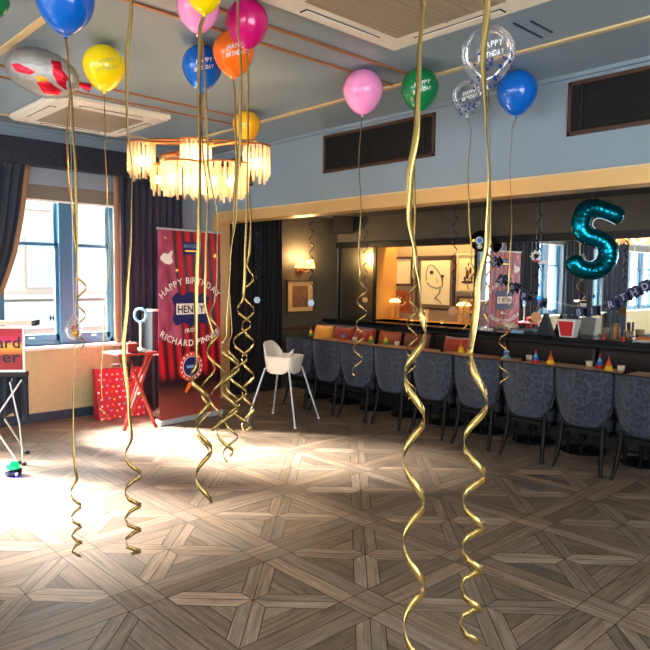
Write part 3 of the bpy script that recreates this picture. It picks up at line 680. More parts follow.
# ================================================================== CHAIRS
def make_chair():
    t = thing('dining_chair', 'x', 'chair')
    # back: curved shell, narrower at the bottom, rounded lower corners
    def hw(v): return .250-.078*max(0, 1-v/.6)**1.5
    def shell(off):
        def f(u, v):
            a = 2*u-1; z = .385+(.865-.385)*v - .012*abs(a)**3*v
            if v < .12: z += .035*(abs(a)**5)*(1-v/.12)
            y = -.235+.10*abs(a)**2.2*(.6+.4*v) - .06*(v-.3) + off
            return Vector((a*hw(v), y, z))
        return f
    mb = MB(); n, k = 16, 14
    mb.grid(shell(-.028), n, k); mb.grid(shell(.03), n, k)
    for vv in (0, 1): mb.grid(lambda u, v, vv=vv: shell(-.028)(u, vv).lerp(shell(.03)(u, vv), v), n, 1)
    for uu in (0, 1): mb.grid(lambda u, v, uu=uu: shell(-.028)(uu, u).lerp(shell(.03)(uu, u), v), k, 1)
    back = mb.build('backrest', m_chair, t, merge=True, bevel=.012)
    mb = MB(); pts = [shell(-.03)(0, v/k) for v in range(k+1)]+[shell(-.03)(u/n, 1) for u in range(1, n+1)]+[shell(-.03)(1, 1-v/k) for v in range(1, k+1)]
    mb.tube(pts, .006, 6); mb.build('piping', m_seat, back)
    mb = MB(); mb.bb((-.24, -.2, .35), (.24, .27, .47)); mb.build('seat', m_seat, t, bevel=.035)
    mb = MB(); mb.bb((-.225, -.2, .31), (.225, .25, .352)); mb.build('seat_frame', m_lacq, t, bevel=.006)
    for s in (-1, 1):
        mb = MB(); mb.tube([(s*.215, -.16, .60), (s*.222, -.02, .57), (s*.222, .12, .53), (s*.21, .2, .46)], [.026, .03, .028, .022], 10); mb.build('armrest', m_seat, t)
        mb = MB(); mb.tube([(s*.19, .22, .33), (s*.20, .235, 0)], [.022, .013], 8); mb.build('leg', m_lacq, t)
        mb = MB(); mb.tube([(s*.175, -.20, .40), (s*.18, -.215, .25), (s*.19, -.25, .1), (s*.205, -.285, 0)], [.024, .021, .018, .014], 8); mb.build('leg', m_lacq, t)
    mb = MB(); mb.tube([(-.18, -.21, .25), (0, -.235, .25), (.18, -.21, .25)], .012, 8); mb.build('stretcher', m_lacq, t)
    return t
spots = [(1.15, 'dark chair behind the high chair, last of the row'), (1.66, 'blue chair beside the high chair, second from the far end'), (2.15, 'damask chair behind the curl of the short ribbon, third from the far end'),
         (2.66, 'damask chair just left of the widest gold ribbon'), (3.20, 'damask chair just right of the widest gold ribbon'), (3.73, 'damask chair behind the second large ribbon, fifth from the right edge'),
         (4.27, 'damask chair below the gold disc and carton, third from the right edge'), (4.78, 'damask chair below the teal number balloon, second from the right edge'), (5.30, 'damask chair cut off by the right edge of the photo')]
proto = make_chair()
for i, (x, lab) in enumerate(spots):
    o = proto if i == 0 else copy_tree(proto)
    o.location = (x, .69+random.uniform(-.015, .015), 0); o.rotation_euler = (0, 0, random.uniform(-.05, .05)); tag(o, 'navy '+lab if 'navy' not in lab else lab, 'chair', 'navy damask chairs along the tables')

# ================================================================== PARTY HATS AND TABLE ITEMS
hc = {'pink': mat('hat_pink', srgb(214, 40, 90), .5), 'blue': mat('hat_blue', srgb(38, 92, 176), .5), 'sky': mat('hat_sky', srgb(90, 170, 215), .5), 'red': mat('hat_red', srgb(206, 34, 34), .5),
      'yellow': mat('hat_yellow', srgb(244, 190, 28), .5), 'orange': mat('hat_orange', srgb(228, 96, 30), .5), 'green': mat('hat_green', srgb(80, 140, 60), .5)}
hats = [(311, 331, 1.5, ['orange', 'yellow', 'green'], 'tiny yellow hat at the far left end of the tables'), (343, 333, 1.35, ['pink', 'blue', 'sky', 'red'], 'pink tipped striped hat below the antique mirror'), (371, 338, 1.3, ['orange', 'yellow', 'green'], 'yellow and green hat left of the niche lamps'),
        (386, 343, 1.05, ['orange', 'yellow', 'green'], 'smaller yellow and green hat below the yellow lamp'), (423, 348, 1.05, ['pink', 'blue', 'red'], 'pink and blue hat just right of the widest ribbon'),
        (461, 351, 1.05, ['orange', 'yellow'], 'orange and yellow hat left of the second ribbon'), (470, 347, 1.2, ['blue', 'sky', 'yellow'], 'blue topped hat between the orange hat and the second ribbon'), (506, 358, 1.05, ['red', 'sky', 'blue', 'sky'], 'sky blue striped hat beside the thin curled ribbon'),
        (535.5, 363, .98, ['pink', 'sky', 'blue', 'red'], 'pink blue and red striped hat under the gold disc'), (550.5, 364, .98, ['red', 'orange', 'yellow'], 'yellow hat with red tip beside the striped one under the disc'),
        (599.5, 368, .98, ['pink', 'sky', 'blue', 'red'], 'striped hat under the teal number balloon'), (608.5, 370, .95, ['red', 'orange', 'yellow'], 'rightmost yellow hat near the photo edge')]
for px, py, y, cols, lab in hats:
    q = at(px, py, 'y', y); zb = .765; q = at(px, py, 'z', zb)
    q.y = min(max(q.y, .84), 1.42); q = at(px, py-2, 'y', q.y); q.z = zb
    h = .125; r = .043; t = thing('party_hat', lab, 'party hat', q, group='party hats along the tables'); n = len(cols)
    mb = MB()
    for k, c in enumerate(cols[::-1]):
        a, b = k/n, (k+1)/n; mb.lathe([(r*(1-a), h*a), (max(.001, r*(1-b)), h*b)], n=18, m=hc[c])
    mb.build('cone', None, t)
    mb = MB(); mb.ell((0, 0, h), .009, 8, 6); mb.build('pompom', hc[cols[0]], t)
m_nap = mat('cream_cup_paper', srgb(236, 214, 180), .6)
for px, py, lab in ((529, 360, 'cream paper cup left of the striped hat under the disc'), (589, 366, 'cream paper cup left of the striped hat under the number balloon'), (397, 342, 'cream paper cup behind the chair left of the widest ribbon'), (355, 335, 'cream paper cup near the pink tipped hat'), (621, 371, 'flat cream paper cup near the right edge')):
    q = at(px, py, 'z', .765); q.y = min(max(q.y, .84), 1.42); q = at(px, py, 'y', q.y); q.z = .765
    mb = MB(); mb.lathe([(.001, 0), (.028, 0), (.034, .05), (.031, .05), (.026, .004), (.001, .004)], n=18); o = mb.build('paper_cup', m_nap, loc=q); tag(o, lab, 'cup', 'paper cups on the tables')
# things on the ledge
def on_ledge(px, y=2.06): q = at(px, 320, 'y', y); q.z = LZ; return q
m_beer = mat('amber_beer', srgb(220, 150, 30), .2, trans=.3)
t = thing('beer_glass', 'tall glass of amber beer standing on the black ledge', 'glass', on_ledge(616)); mb = MB(); mb.lathe([(.001, 0), (.032, 0), (.042, .17), (.038, .17), (.029, .008), (.001, .008)], n=20); mb.build('glass_wall', m_jar, t)
mb = MB(); mb.lathe([(.001, .009), (.028, .009), (.036, .15), (.001, .15)], n=20); mb.build('beer', m_beer, t)
for px, r, h, lab in ((629, .05, .10, 'wide clear tumbler right of the beer on the ledge'), (606, .035, .12, 'clear tumbler left of the beer on the ledge')):
    t = thing('tumbler', lab, 'glass', on_ledge(px, 2.1)); mb = MB(); mb.lathe([(.001, 0), (r*.85, 0), (r, h), (r*.93, h), (r*.8, .01), (.001, .01)], n=20); mb.build('glass_wall', m_jar, t)
    mb = MB(); mb.lathe([(.001, .011), (r*.79, .011), (r*.86, h*.4), (.001, h*.4)], n=20); mb.build('drink', mat('brown_drink', srgb(120, 84, 40), .2), t)
t = thing('serving_plate', 'white plate of snacks at the right end of the ledge', 'plate', on_ledge(645, 2.05)); mb = MB(); mb.lathe([(.001, 0), (.07, 0), (.12, .02), (.118, .025), (.07, .008), (.001, .008)], n=28); mb.build('plate', m_white, t)
mb = MB(); mb.ell((0, 0, .03), (.08, .08, .03), 16, 8); mb.build('snacks', mat('baked_orange', srgb(214, 120, 60), .7, noise_amt=.4, noise_scale=40), t)
for px, m, lab in ((508, hc['red'], 'small red plastic toy left on the ledge under the pennants'), (604, hc['red'], 'tiny red pointed cone left of the beer on the ledge'), (624, hc['red'], 'tiny red pointed cone right of the beer on the ledge')):
    mb = MB(); mb.lathe([(.022, 0), (.001, .06)], n=14); mb.lathe([(.001, 0), (.022, 0)], n=14); tag(mb.build('toy_cone', m, loc=on_ledge(px, 1.98)), lab, 'toy', 'small red cones on the ledge')
m_menu = mat('menu_black', srgb(26, 28, 34), .5)
q = on_ledge(546, 2.05); mb = MB(); mb.prism([(-.09, 0), (.09, 0), (.0, .24)], (0, -.05, 0), (1, 0, 0), (0, 0, 1), (0, 1, 0), .1); tag(mb.build('menu_tent', m_menu, loc=q), 'black folded menu tent beside the red carton on the ledge', 'menu')
q = on_ledge(569, 2.0); bx = thing('popcorn_carton', 'red carton with white edges standing on the ledge', 'carton', q)
mb = MB(); w0, w1, hh = .075, .105, .19
mb.add([(-w0, -.05, 0), (w0, -.05, 0), (w1, -.07, hh), (-w1, -.07, hh), (-w0, .05, 0), (w0, .05, 0), (w1, .07, hh), (-w1, .07, hh)], [(0, 1, 2, 3), (5, 4, 7, 6), (4, 0, 3, 7), (1, 5, 6, 2), (4, 5, 1, 0)], m_white)
mb.build('carton_body', None, bx, solid=.003)
mb = MB(); mb.add([(-w0*.8, -.0535, .012), (w0*.8, -.0535, .012), (w1*.84, -.0715, hh*.9), (-w1*.84, -.0715, hh*.9)], [(0, 1, 2, 3)]); mb.build('red_panel', hc['red'], bx, solid=.002)
for px, lab, c in ((487, 'flat white card lying on the ledge under the pennants', m_white), (518, 'pale blue folded napkin on the ledge', mat('pale_blue', srgb(150, 190, 215), .7))):
    mb = MB(); mb.box((0, 0, .012), (.13, .09, .022), rz=.3); tag(mb.build('napkin_pack', c, loc=on_ledge(px, 2.08), bevel=.003), lab, 'napkin')

# ================================================================== BALLOONS
def rubber(name, col, tr=.25):
    m = mat(name, col, .16, coat=.3); nt = m.node_tree; b = nt.nodes['Principled BSDF']
    b.inputs['Subsurface Weight'].default_value = tr; b.inputs['Subsurface Radius'].default_value = (.06, .06, .06); return m
BC = {'blue': rubber('balloon_blue', srgb(0, 96, 190)), 'yellow': rubber('balloon_yellow', srgb(250, 214, 0)), 'orange': rubber('balloon_orange', srgb(255, 112, 10)), 'magenta': rubber('balloon_magenta', srgb(196, 10, 100)),
      'pink': rubber('balloon_pink', srgb(250, 150, 200)), 'green': rubber('balloon_green', srgb(10, 120, 62)), 'amber': rubber('balloon_amber', srgb(236, 172, 20)), 'gold': rubber('balloon_gold', srgb(220, 170, 60))}
m_clear = clear_mat('clear_balloon', (1, 1, 1, 1), .10, .04); m_print_w = mat('white_print', srgb(235, 235, 235), .6)
m_conf = mat('blue_confetti', srgb(20, 60, 140), .4, .3)
PROF = []
for i in range(25):
    t_ = PI*i/24; z = -math.cos(t_); r = math.sin(t_)
    if z < 0: r *= (1-.20*(-z)**1.5); z *= 1.22
    PROF.append((r, z))
def wander(path, y):
    for (x0, y0), (x1, y1) in zip(path, path[1:]):
        if y <= y1:
            t = (y-y0)/max(1e-6, y1-y0); t = t*t*(3-2*t) if 0 < t < 1 else t; return x0+(x1-x0)*t
    return path[-1][0]
def ribbon(parent, path, d, w, curl_y=None, amp=0, turns=0, ph=0, grow=1.0, m=None, origin=None, twist=.006):
    """gold foil ribbon; path is its axis as measured in the photo, hung at distance d; below curl_y it coils"""
    y0, y1 = path[0][1], path[-1][1]; n = 50 if curl_y is None else 50+int(turns*22)
    if curl_y is None: curl_y = y1+1
    cen = []; prev = None; k = w/2; vs = []; step = (y1-y0)/n; am = amp*d/FPX
    r_h = Vector((CR.x, CR.y, 0)).normalized(); f_h = Vector((CF.x, CF.y, 0)).normalized()
    for i in range(n+1):
        y = y0+step*i; P = atd(wander(path, y), y, d)
        P0 = atd(wander(path, y0), y0, d); 
        s = max(0, (y-curl_y)/max(1, y1-curl_y)); e = min(1, s*5); e = e*e*(3-2*e)
        th = ph+2*PI*turns*s**grow
        c = P+(r_h*math.cos(th)+f_h*math.sin(th))*am*e; cen.append((c, th, e, y))
    for i, (c, th, e, y) in enumerate(cen):
        tw = math.sin((y-y0)*twist*2+ph)*1.1
        flat = r_h*math.cos(tw)+f_h*math.sin(tw)
        T = (cen[min(n, i+1)][0]-cen[max(0, i-1)][0]).normalized(); rad = r_h*math.cos(th)+f_h*math.sin(th); cw = T.cross(rad)
        if cw.dot(flat) < 0 and e < .5: flat = -flat
        wv = flat*(1-e)+cw*e
        wv.normalize()
        if prev is not None and wv.dot(prev) < 0: wv = -wv
        prev = wv; vs.append(c+wv*k); vs.append(c-wv*k)
    o = origin or Vector((0, 0, 0))
    mb = MB(); mb.add([v-o for v in vs], [(2*i, 2*i+1, 2*i+3, 2*i+2) for i in range(n)], None, True)
    return mb.build('ribbon', m or m_ribbon, parent, solid=.0012)
def balloon(px, py, wpx, col, label, rib=None, hpx=None, lettering=None, name='balloon', d=None, clear=False, conf=False, tone=None, m_r=None, lrot=0):
    """balloon floating against the ceiling, seen at (px,py), wpx wide; rib = list of ribbon arguments"""
    top = H-.004
    if d is None:
        z = H-.16
        for _ in range(4):
            P = at(px, py, 'z', z); dist = (P-CAM).dot(CF); R_ = wpx/2*dist/FPX; z = top-R_
    else:
        P = atd(px, py, d); dist = d; R_ = wpx/2*dist/FPX; P.z = top-R_
    t = thing(name, label, 'balloon', P, group=None)
    mm = m_clear if clear else BC[col]
    mb = MB(); mb.lathe([(r*R_, z*R_) for r, z in PROF], n=32); mb.build('balloon_skin', mm, t, merge=True)
    mb = MB(); zb = -1.22*R_; mb.lathe([(.006, zb+.008), (.006, zb-.002), (.013, zb-.016), (.004, zb-.014)], n=12); mb.build('knot', mm if not clear else m_white, t)
    tocam = (CAM-P); tocam.z = 0; tocam.normalize(); phi0 = math.atan2(tocam.y, tocam.x)+lrot
    def onskin(x, y, eps=.0015):
        z = y; s = abs(z)/R_/(1 if z > 0 else 1.22); s = min(.99, s); rr = R_*math.sqrt(1-s*s)*((1-.2*(abs(z)/R_/1.22)**1.5) if z < 0 else 1)+eps
        return Vector((rr*math.cos(phi0+x/rr), rr*math.sin(phi0+x/rr), z))
    if lettering:
        mb = MB(); s = R_*.3
        ang = -.12; ca, sa = math.cos(ang), math.sin(ang)
        text(mb, 'HAPPY', s, lambda x, y: onskin(x+R_*.12, y-R_*.12+x*.25, .003), lettering, sx=.8); text(mb, 'BIRTHDAY', s*.8, lambda x, y: onskin(x+R_*.12, y-R_*.42+x*.25, .003), lettering, sx=.75); mb.build('lettering', None, t)
    if conf:
        mb = MB()
        for k in range(46):
            a = random.uniform(0, 2*PI); zz = -R_*(1.1-random.random()**2*1.3); s = min(.99, abs(zz)/R_/1.22); rr = R_*math.sqrt(1-s*s)*.97
            c = Vector((rr*math.cos(a), rr*math.sin(a), zz)); tn = Vector((-math.sin(a), math.cos(a), 0)); q = R_*random.uniform(.04, .09)
            mb.prism([(q*math.cos(g*PI/3), q*math.sin(g*PI/3)) for g in range(6)], c, tn, Vector((0, 0, 1)), Vector((math.cos(a), math.sin(a), 0)), .001)
        mb.build('confetti', m_conf, t)
    for a in rib or []: ribbon(t, origin=P, m=m_r, **a)
    return t, P, dist, R_
# d for a ribbon = distance of its balloon
def B(px, py, w, col, label, path, wr=.012, cy=None, amp=0, turns=0, ph=0, grow=1, **k):
    t, P, dist, R_ = balloon(px, py, w, col, label, **k)
    # the ribbon leaves from the knot
    K = P+Vector((0, 0, -1.24*R_)); dd = (K-CAM).dot(CF); kx = 325+FPX*(K-CAM).dot(CR)/dd; ky = 325-FPX*(K-CAM).dot(CU)/dd
    ribbon(t, [(kx, ky)]+[p for p in path if p[1] > ky+4], dd, wr, cy, amp, turns, ph, grow, origin=P)
wl = m_print_w
B(65, -1, 57, 'blue', 'blue balloon cut by the top edge, above the silver foil balloon', [(68, 60), (72, 110), (76, 180), (77, 250), (75, 330), (73, 400), (73, 440), (76, 480), (77, 558)], .015, 470, 5, 4.0, 1, 1.7)
B(104, 66, 41, 'yellow', 'yellow balloon near the left window under the ceiling', [(105, 130), (107, 200), (109, 260), (104, 320), (101, 380), (104, 424)], .008, 395, 4, 1.5, lettering=mat('grey_print', srgb(190, 178, 60), .5))
B(202, 66, 40, 'blue', 'blue lettered balloon left of the orange balloon', [(199, 110), (203, 150), (208, 200), (206, 250), (205, 300), (213, 340), (208, 380), (203, 420), (203, 462)], .016, 330, 6, 3.2, .5, lettering=wl)
B(233.5, 52, 41, 'orange', 'orange lettered balloon partly behind the magenta one', [(235, 95), (236, 160), (233, 220), (229, 280), (232, 340), (233, 400), (230, 460)], .014, 330, 7, 3.4, 2, 1.2, lettering=wl)
B(247, 22, 43, 'magenta', 'magenta balloon in front of the orange balloon', [(248, 65), (248, 130), (247, 200), (245, 260), (243, 320), (238, 380), (243, 432)], .014, 290, 8, 4.2, 0)
B(246.5, 125, 28, 'amber', 'small amber balloon above the right end of the chandelier', [(247, 160), (251, 220), (248, 280), (248, 340), (248, 431)], .022, 250, 6, 5.5, 1.2)
B(204, -10, 38, 'yellow', 'yellow balloon cut by the top edge above the blue lettered one', [(200, 30), (199, 100), (200, 160), (199, 230), (196, 300), (196, 360), (204, 420), (204, 502)], .022, 355, 8, 3.0, 0, .9)
B(198, 7, 42, 'pink', 'pink balloon behind the yellow one at the top edge', [(203, 40), (206, 100), (208, 160), (217, 220), (217, 270), (212, 330), (219, 380), (214, 432)], .014, 300, 7, 3.0, 2)
B(363, 90, 40, 'pink', 'pink balloon floating in front of the wall vent', [(361, 125), (359, 160), (361, 210), (359, 250), (362, 300), (357, 375)], .014, 270, 5, 4.5, 1, lettering=mat('pink_print', srgb(238, 128, 182), .5))
B(420, 88, 38, 'green', 'green lettered balloon right of the pink balloon', [(418, 130), (414, 160), (415, 210), (413, 260), (412, 320), (411, 400)], .014, 265, 5, 5.0, 2, lettering=wl)
B(488, 53, 54, 'blue', 'large clear balloon with blue confetti behind the second ribbon', [(489, 95), (490, 150), (491, 220), (489, 270), (485, 330)], .014, 240, 3, 3, 1, clear=True, conf=True, lettering=wl)
B(467.5, 96, 31, 'blue', 'smaller clear confetti balloon left of the large clear one', [(471, 130), (468, 170), (469, 215), (472, 260), (465, 330)], .012, 255, 3, 3, 2, clear=True, conf=True, lettering=wl)
B(517, 91, 40, 'blue', 'plain blue balloon right of the clear confetti balloons', [(512, 130), (510, 170), (512, 220), (509, 280), (504, 330), (504, 384)], .012, 290, 5, 4.2, 1)
B(-3, 2, 24, 'green', 'green balloon sliver at the top left corner', [(-8, 60), (-12, 200), (-10, 420)], .012)
# balloons above the frame whose long ribbons cross the photo
B(131, -48, 62, 'gold', 'gold ribbon balloon above the frame, ribbon curling left of the red table legs', [(131, 10), (127, 60), (127, 120), (132, 170), (131, 230), (127, 300), (124, 350), (129, 410), (133, 450), (133, 557)], .016, 432, 8, 4, 2, 1.6, d=2.65)
B(238, -60, 60, 'magenta', 'balloon above the frame whose ribbon passes the magenta balloon', [(238, 10), (241, 70), (240, 130), (236, 210), (230, 260), (226, 330), (231, 380), (224, 458)], .014, 330, 9, 3.0, 1, d=2.7)
B(424, -190, 60, 'gold', 'balloon above the frame with the widest gold ribbon, left of the pair in front', [(423, 5), (419, 60), (417, 120), (410, 180), (409, 215), (416, 260), (423, 300), (416, 340), (414, 420), (414, 520), (415, 700)], .0185, 270, 10.5, 5.1, 1.44, 1, d=1.75)
B(488, -190, 60, 'yellow', 'balloon above the frame with the wide gold ribbon, right of the pair in front', [(487, 5), (483, 60), (486, 120), (489, 180), (487, 240), (478, 290), (474, 330), (476, 400), (474, 480), (471, 636)], .0185, 320, 11, 5.3, PI, 1.8, d=1.75)

# ---- foil balloons
m_foils = mat('silver_foil', srgb(150, 144, 138), .42, .6, bump=.5, bump_scale=25); m_foilr = mat('red_foil', srgb(205, 20, 40), .25, .7, bump=.5, bump_scale=30); m_foilg = mat('gold_foil', srgb(210, 150, 50), .25, .8)
P = at(42, 73, 'z', 2.97); D = (P-CAM).dot(CF); s = D/FPX
ft = thing('foil_balloon', 'silver and red foil balloon lying flat under the ceiling at left', 'balloon', P)
ax = (CR*1.0-Vector((0, 0, 1))*.30).normalized(); nn = (CF*1.3+Vector((0, 0, 1))*.55); nn = (nn-ax*nn.dot(ax)).normalized(); bb_ = ax.cross(nn)
X = Matrix((ax, bb_, nn)).transposed().to_4x4()
def foil(scale):
    def f(u, v):
        a = 2*PI*u; r = v; w = 1+.02*math.sin(a*22)*v**4
        h = math.sqrt(max(0, 1-r**2.2))
        return X @ Vector((39*s*r*w*math.cos(a)*scale, 23*s*r*w*math.sin(a)*scale, 0)) + nn*(h*13*s)
    return f
mb = MB(); mb.grid(foil(1), 64, 14, m_foils); f2 = foil(1); mb.grid(lambda u, v: f2(u, v)-2*nn*(nn.dot(f2(u, v))), 64, 14, m_foils); mb.build('foil_skin', None, ft, merge=True)
def surf(x, y, e=.004):   # foil local coords in px units onto both sides facing the camera
    r = math.sqrt((x/39)**2+(y/23)**2); h = math.sqrt(max(0, 1-min(1, r)**2.2)); sgn = -1 if nn.dot(CAM-P) < 0 else 1
    return X @ Vector((x*s, y*s, 0))+nn*sgn*(h*13*s+e)
def patch(poly, m, name):
    mb = MB(); c = Vector((sum(p[0] for p in poly)/len(poly), sum(p[1] for p in poly)/len(poly))); n = len(poly)
    for rr in range(5):
        a0, a1 = rr/5, (rr+1)/5
        for i in range(n):
            p, q = Vector(poly[i]), Vector(poly[(i+1) % n]); pts = [c.lerp(p, a0), c.lerp(q, a0), c.lerp(q, a1), c.lerp(p, a1)]
            if a0 == 0: mb.add([surf(*k) for k in pts[1:]], [(0, 1, 2)], m)
            else: mb.add([surf(*k) for k in pts], [(0, 1, 2, 3)], m)
    mb.build(name, m, ft)
sg = 1 if (X.to_3x3() @ Vector((0, 1, 0))).dot(CU) > 0 else -1
patch([(-26, sg*1), (-20, sg*4), (-8, sg*3), (0, sg*1), (-6, sg*-3), (-20, sg*-4)], m_foilr, 'red_lips')
patch([(12, sg*16), (20, sg*17), (31, sg*4), (30, sg*-8), (22, sg*-4), (17, sg*4)], m_foilr, 'red_band')
patch([(2, sg*-8), (14, sg*-4), (26, sg*-10), (22, sg*-15), (8, sg*-17)], m_foilr, 'red_shape')
patch([(0, sg*-3), (8, sg*0), (14, sg*-3), (10, sg*-6), (3, sg*-7)], m_foilg, 'gold_shape')
mb = MB(); mb.tube([X @ Vector((37*s, 0, 0)), X @ Vector((43*s, 0, 0)), X @ Vector((50*s, 0, 0))], [.006, .02, .03], 12, flat=.4); mb.build('filling_tail', m_foilr, ft)
ribbon(ft, [(70, 92), (67, 130), (68, 170), (73, 220), (77, 260), (81, 290), (79, 352)], D, .014, 262, 5, 3.2, 1, origin=P)
# teal number five
m_teal = mat('teal_foil', srgb(0, 112, 130), .18, .88, bump=.35, bump_scale=40); m_white_s = mat('white_seam', srgb(220, 235, 235), .5)
D5 = 5.45; O5 = atd(597, 238, D5)
five = thing('number_balloon', 'teal foil balloon shaped like the number five hanging before the mirror', 'balloon', O5)
pts5 = [(372, 222), (320, 205), (255, 182), (195, 165), (150, 180), (128, 230), (122, 285), (150, 325), (205, 345), (258, 372), (285, 420), (278, 475), (238, 520), (180, 535), (120, 522), (85, 490), (62, 455)]
def catm(P, n=5):
    out = []
    for i in range(len(P)-1):
        p0, p1, p2, p3 = P[max(0, i-1)], P[i], P[i+1], P[min(len(P)-1, i+2)]
        for k in range(n):
            t = k/n; out.append(tuple(.5*((2*b)+(-a+c)*t+(2*a-5*b+4*c-d)*t*t+(-a+3*b-3*c+d)*t**3) for a, b, c, d in zip(p0, p1, p2, p3)))
    return out+[P[-1]]
c5 = [atd(560+x/5.91, 180+y/5.91, D5)-O5 for x, y in catm(pts5)]
n5 = len(c5); rr = [.078*min(1, (.25+.75*math.sin(min(1, (i+.6)/5)*PI/2)))*min(1, (.25+.75*math.sin(min(1, (n5-1-i+.6)/5)*PI/2)))*(1+.025*math.sin(i*2.3)) for i in range(n5)]
mb = MB(); mb.tube(c5, rr, 22); mb.build('foil_skin', m_teal, five)
mb = MB(); sh = -CF*.012
mb.tube([atd(560+x/5.91, 180+y/5.91, D5-.03)-O5 for x, y in catm([(325, 262), (270, 236), (228, 226), (200, 240), (194, 270), (214, 292)])], .0045, 6); mb.tube([atd(560+x/5.91, 180+y/5.91, D5-.03)-O5 for x, y in catm([(143, 372), (180, 372), (212, 395), (222, 432), (205, 468), (170, 482), (135, 462)])], .0045, 6); mb.build('seam', m_white_s, five)
mb = MB(); q = atd(592, 200, D5)-O5; mb.tube([q, q+Vector((0, 0, 2.5-O5.z-q.z))], .0012, 5); mb.build('hanging_thread', m_steel, five)
# black round foil balloons by the picture niche
m_bfoil = mat('black_foil', srgb(14, 14, 16), .22, .4)
m_bluef = mat('blue_foil', srgb(24, 60, 130), .25, .6)
def round_foil(px, py, r, y, label, art=0):
    P = at(px, py, 'y', y); t = thing('foil_balloon', label, 'balloon', P); tc = (CAM-P).normalized(); X = tc.to_track_quat('Z', 'Y').to_matrix().to_4x4()
    mb = MB(); mb.lathe([(r*math.sin(a*PI/16), -r*.55*math.cos(a*PI/16)) for a in range(17)], n=32, X=X); mb.build('foil_skin', m_bfoil, t, merge=True)
    if art:
        Rr = X.to_3x3(); U, V, N = Rr@Vector((1, 0, 0)), Rr@Vector((0, 1, 0)), Rr@Vector((0, 0, 1)); C0 = N*r*.56
        ci = lambda x, y, q: [(x+q*math.cos(g*PI/10), y+q*math.sin(g*PI/10)) for g in range(20)]
        mb = MB(); mb.prism(ci(-.15*r, .05*r, .36*r), C0-N*.05*r, U, V, N, .05*r, m_white)
        st = []
        for g in range(14): q = (.34 if g % 2 else .16)*r; st.append((-.1*r+q*math.cos(g*PI/7), -.5*r+q*math.sin(g*PI/7)))
        mb.prism(st, C0-N*.12*r, U, V, N, .08*r, m_white); mb.prism(ci(-.12*r, .05*r, .22*r), C0, U, V, N, .012, m_bluef); mb.prism(ci(.38*r, .45*r, .1*r), C0-N*.1*r, U, V, N, .02, hc['red']); mb.prism(ci(-.68*r, .05*r, .14*r), C0-N*.2*r, U, V, N, .03, m_foilg); mb.build('printed_figure', None, t)
    mb = MB(); mb.tube([(0, 0, r*.9), (0, 0, 2.5-P.z)], .001, 5); mb.build('hanging_thread', m_steel, t)
round_foil(481, 241, .13, 2.08, 'black round foil balloon with white astronaut print by the niche', 1)
# ---- clear bauble with colours tied to the left ribbon
P = atd(74, 330, 3.55); t = thing('clear_balloon', 'small clear teardrop balloon dangling in front of the window sill', 'balloon', P); R_ = 9*3.55/FPX
mb = MB(); mb.lathe([(R_*math.sin(a*PI/14)*(1 if a < 8 else 1-.12*(a-7)/7*2), R_*1.1*-math.cos(a*PI/14) if a < 8 else R_*(1.1*-math.cos(a*PI/14)+.7*((a-7)/7)**2)) for a in range(15)], n=24); mb.build('balloon_skin', m_clear, t, merge=True)
mb = MB(); mb.ell((R_*.3, 0, -R_*.3), R_*.45, 12, 8, m_foilg); mb.ell((-R_*.2, R_*.1, R_*.2), R_*.3, 12, 8, m_foilr); mb.build('coloured_filling', None, t)
mb = MB(); mb.tube([(0, 0, R_*1.7), (0, 0, H-P.z)], .001, 5); mb.build('hanging_thread', m_steel, t)

# ---- hanging swirls with discs, and the pennant letters
m_disc = mat('pearl_disc', srgb(176, 196, 210), .4, .2, bump=.3, bump_scale=80); m_discg = mat('glitter_gold_disc', srgb(170, 118, 70), .4, .4, noise_amt=.25, noise_scale=120, bump=.4, bump_scale=200); m_swirl = mat('blue_swirl_foil', srgb(26, 44, 92), .25, .7)
def swirl(px, ytop, ydisc, y, rdisc, m, label, rot=0):
    P = at(px, ydisc, 'y', y); t = thing('hanging_swirl', label, 'decoration', P, group='hanging swirl decorations'); top = 2.5-P.z if y > .16 else H-P.z
    tc = (CAM-P); tc.z = 0; tc.normalize(); X = tc.to_track_quat('Z', 'Y').to_matrix().to_4x4()
    mb = MB(); mb.lathe([(.001, -.002), (rdisc, -.002), (rdisc, .002), (.001, .002)], n=28, X=X, smooth=False); mb.build('disc', m, t)
    z0 = rdisc; n = 110; vs = []
    for i in range(n+1):
        z = z0+(top-z0)*i/n; th = i/n*2*PI*7+rot; am = .026*math.sin(min(1, i/n*3)*PI/2)
        c = Vector((am*math.cos(th), am*math.sin(th), z)); wv = Vector((.003*math.cos(th), .003*math.sin(th), .007)); vs += [c+wv, c-wv]
    mb = MB(); mb.add(vs, [(2*i, 2*i+1, 2*i+3, 2*i+2) for i in range(n)], None, True); mb.build('spiral', m_swirl, t, solid=.001)
swirl(257, 225, 300, .4, .041, m_disc, 'pearl blue disc swirl in front of the black curtain')
swirl(311, 215, 303, .75, .041, m_disc, 'pearl grey disc swirl in front of the small framed picture', 1)
swirl(365, 215, 300, 1.1, .035, m_discg, 'dull gold disc swirl in front of the antique mirror', 2)
swirl(453, 205, 311, 1.3, .054, m_discg, 'gold disc swirl beside the face drawing in the niche', 3)
swirl(536, 205, 317, 1.2, .052, m_discg, 'glittery gold disc swirl hanging left of the red carton', 4)
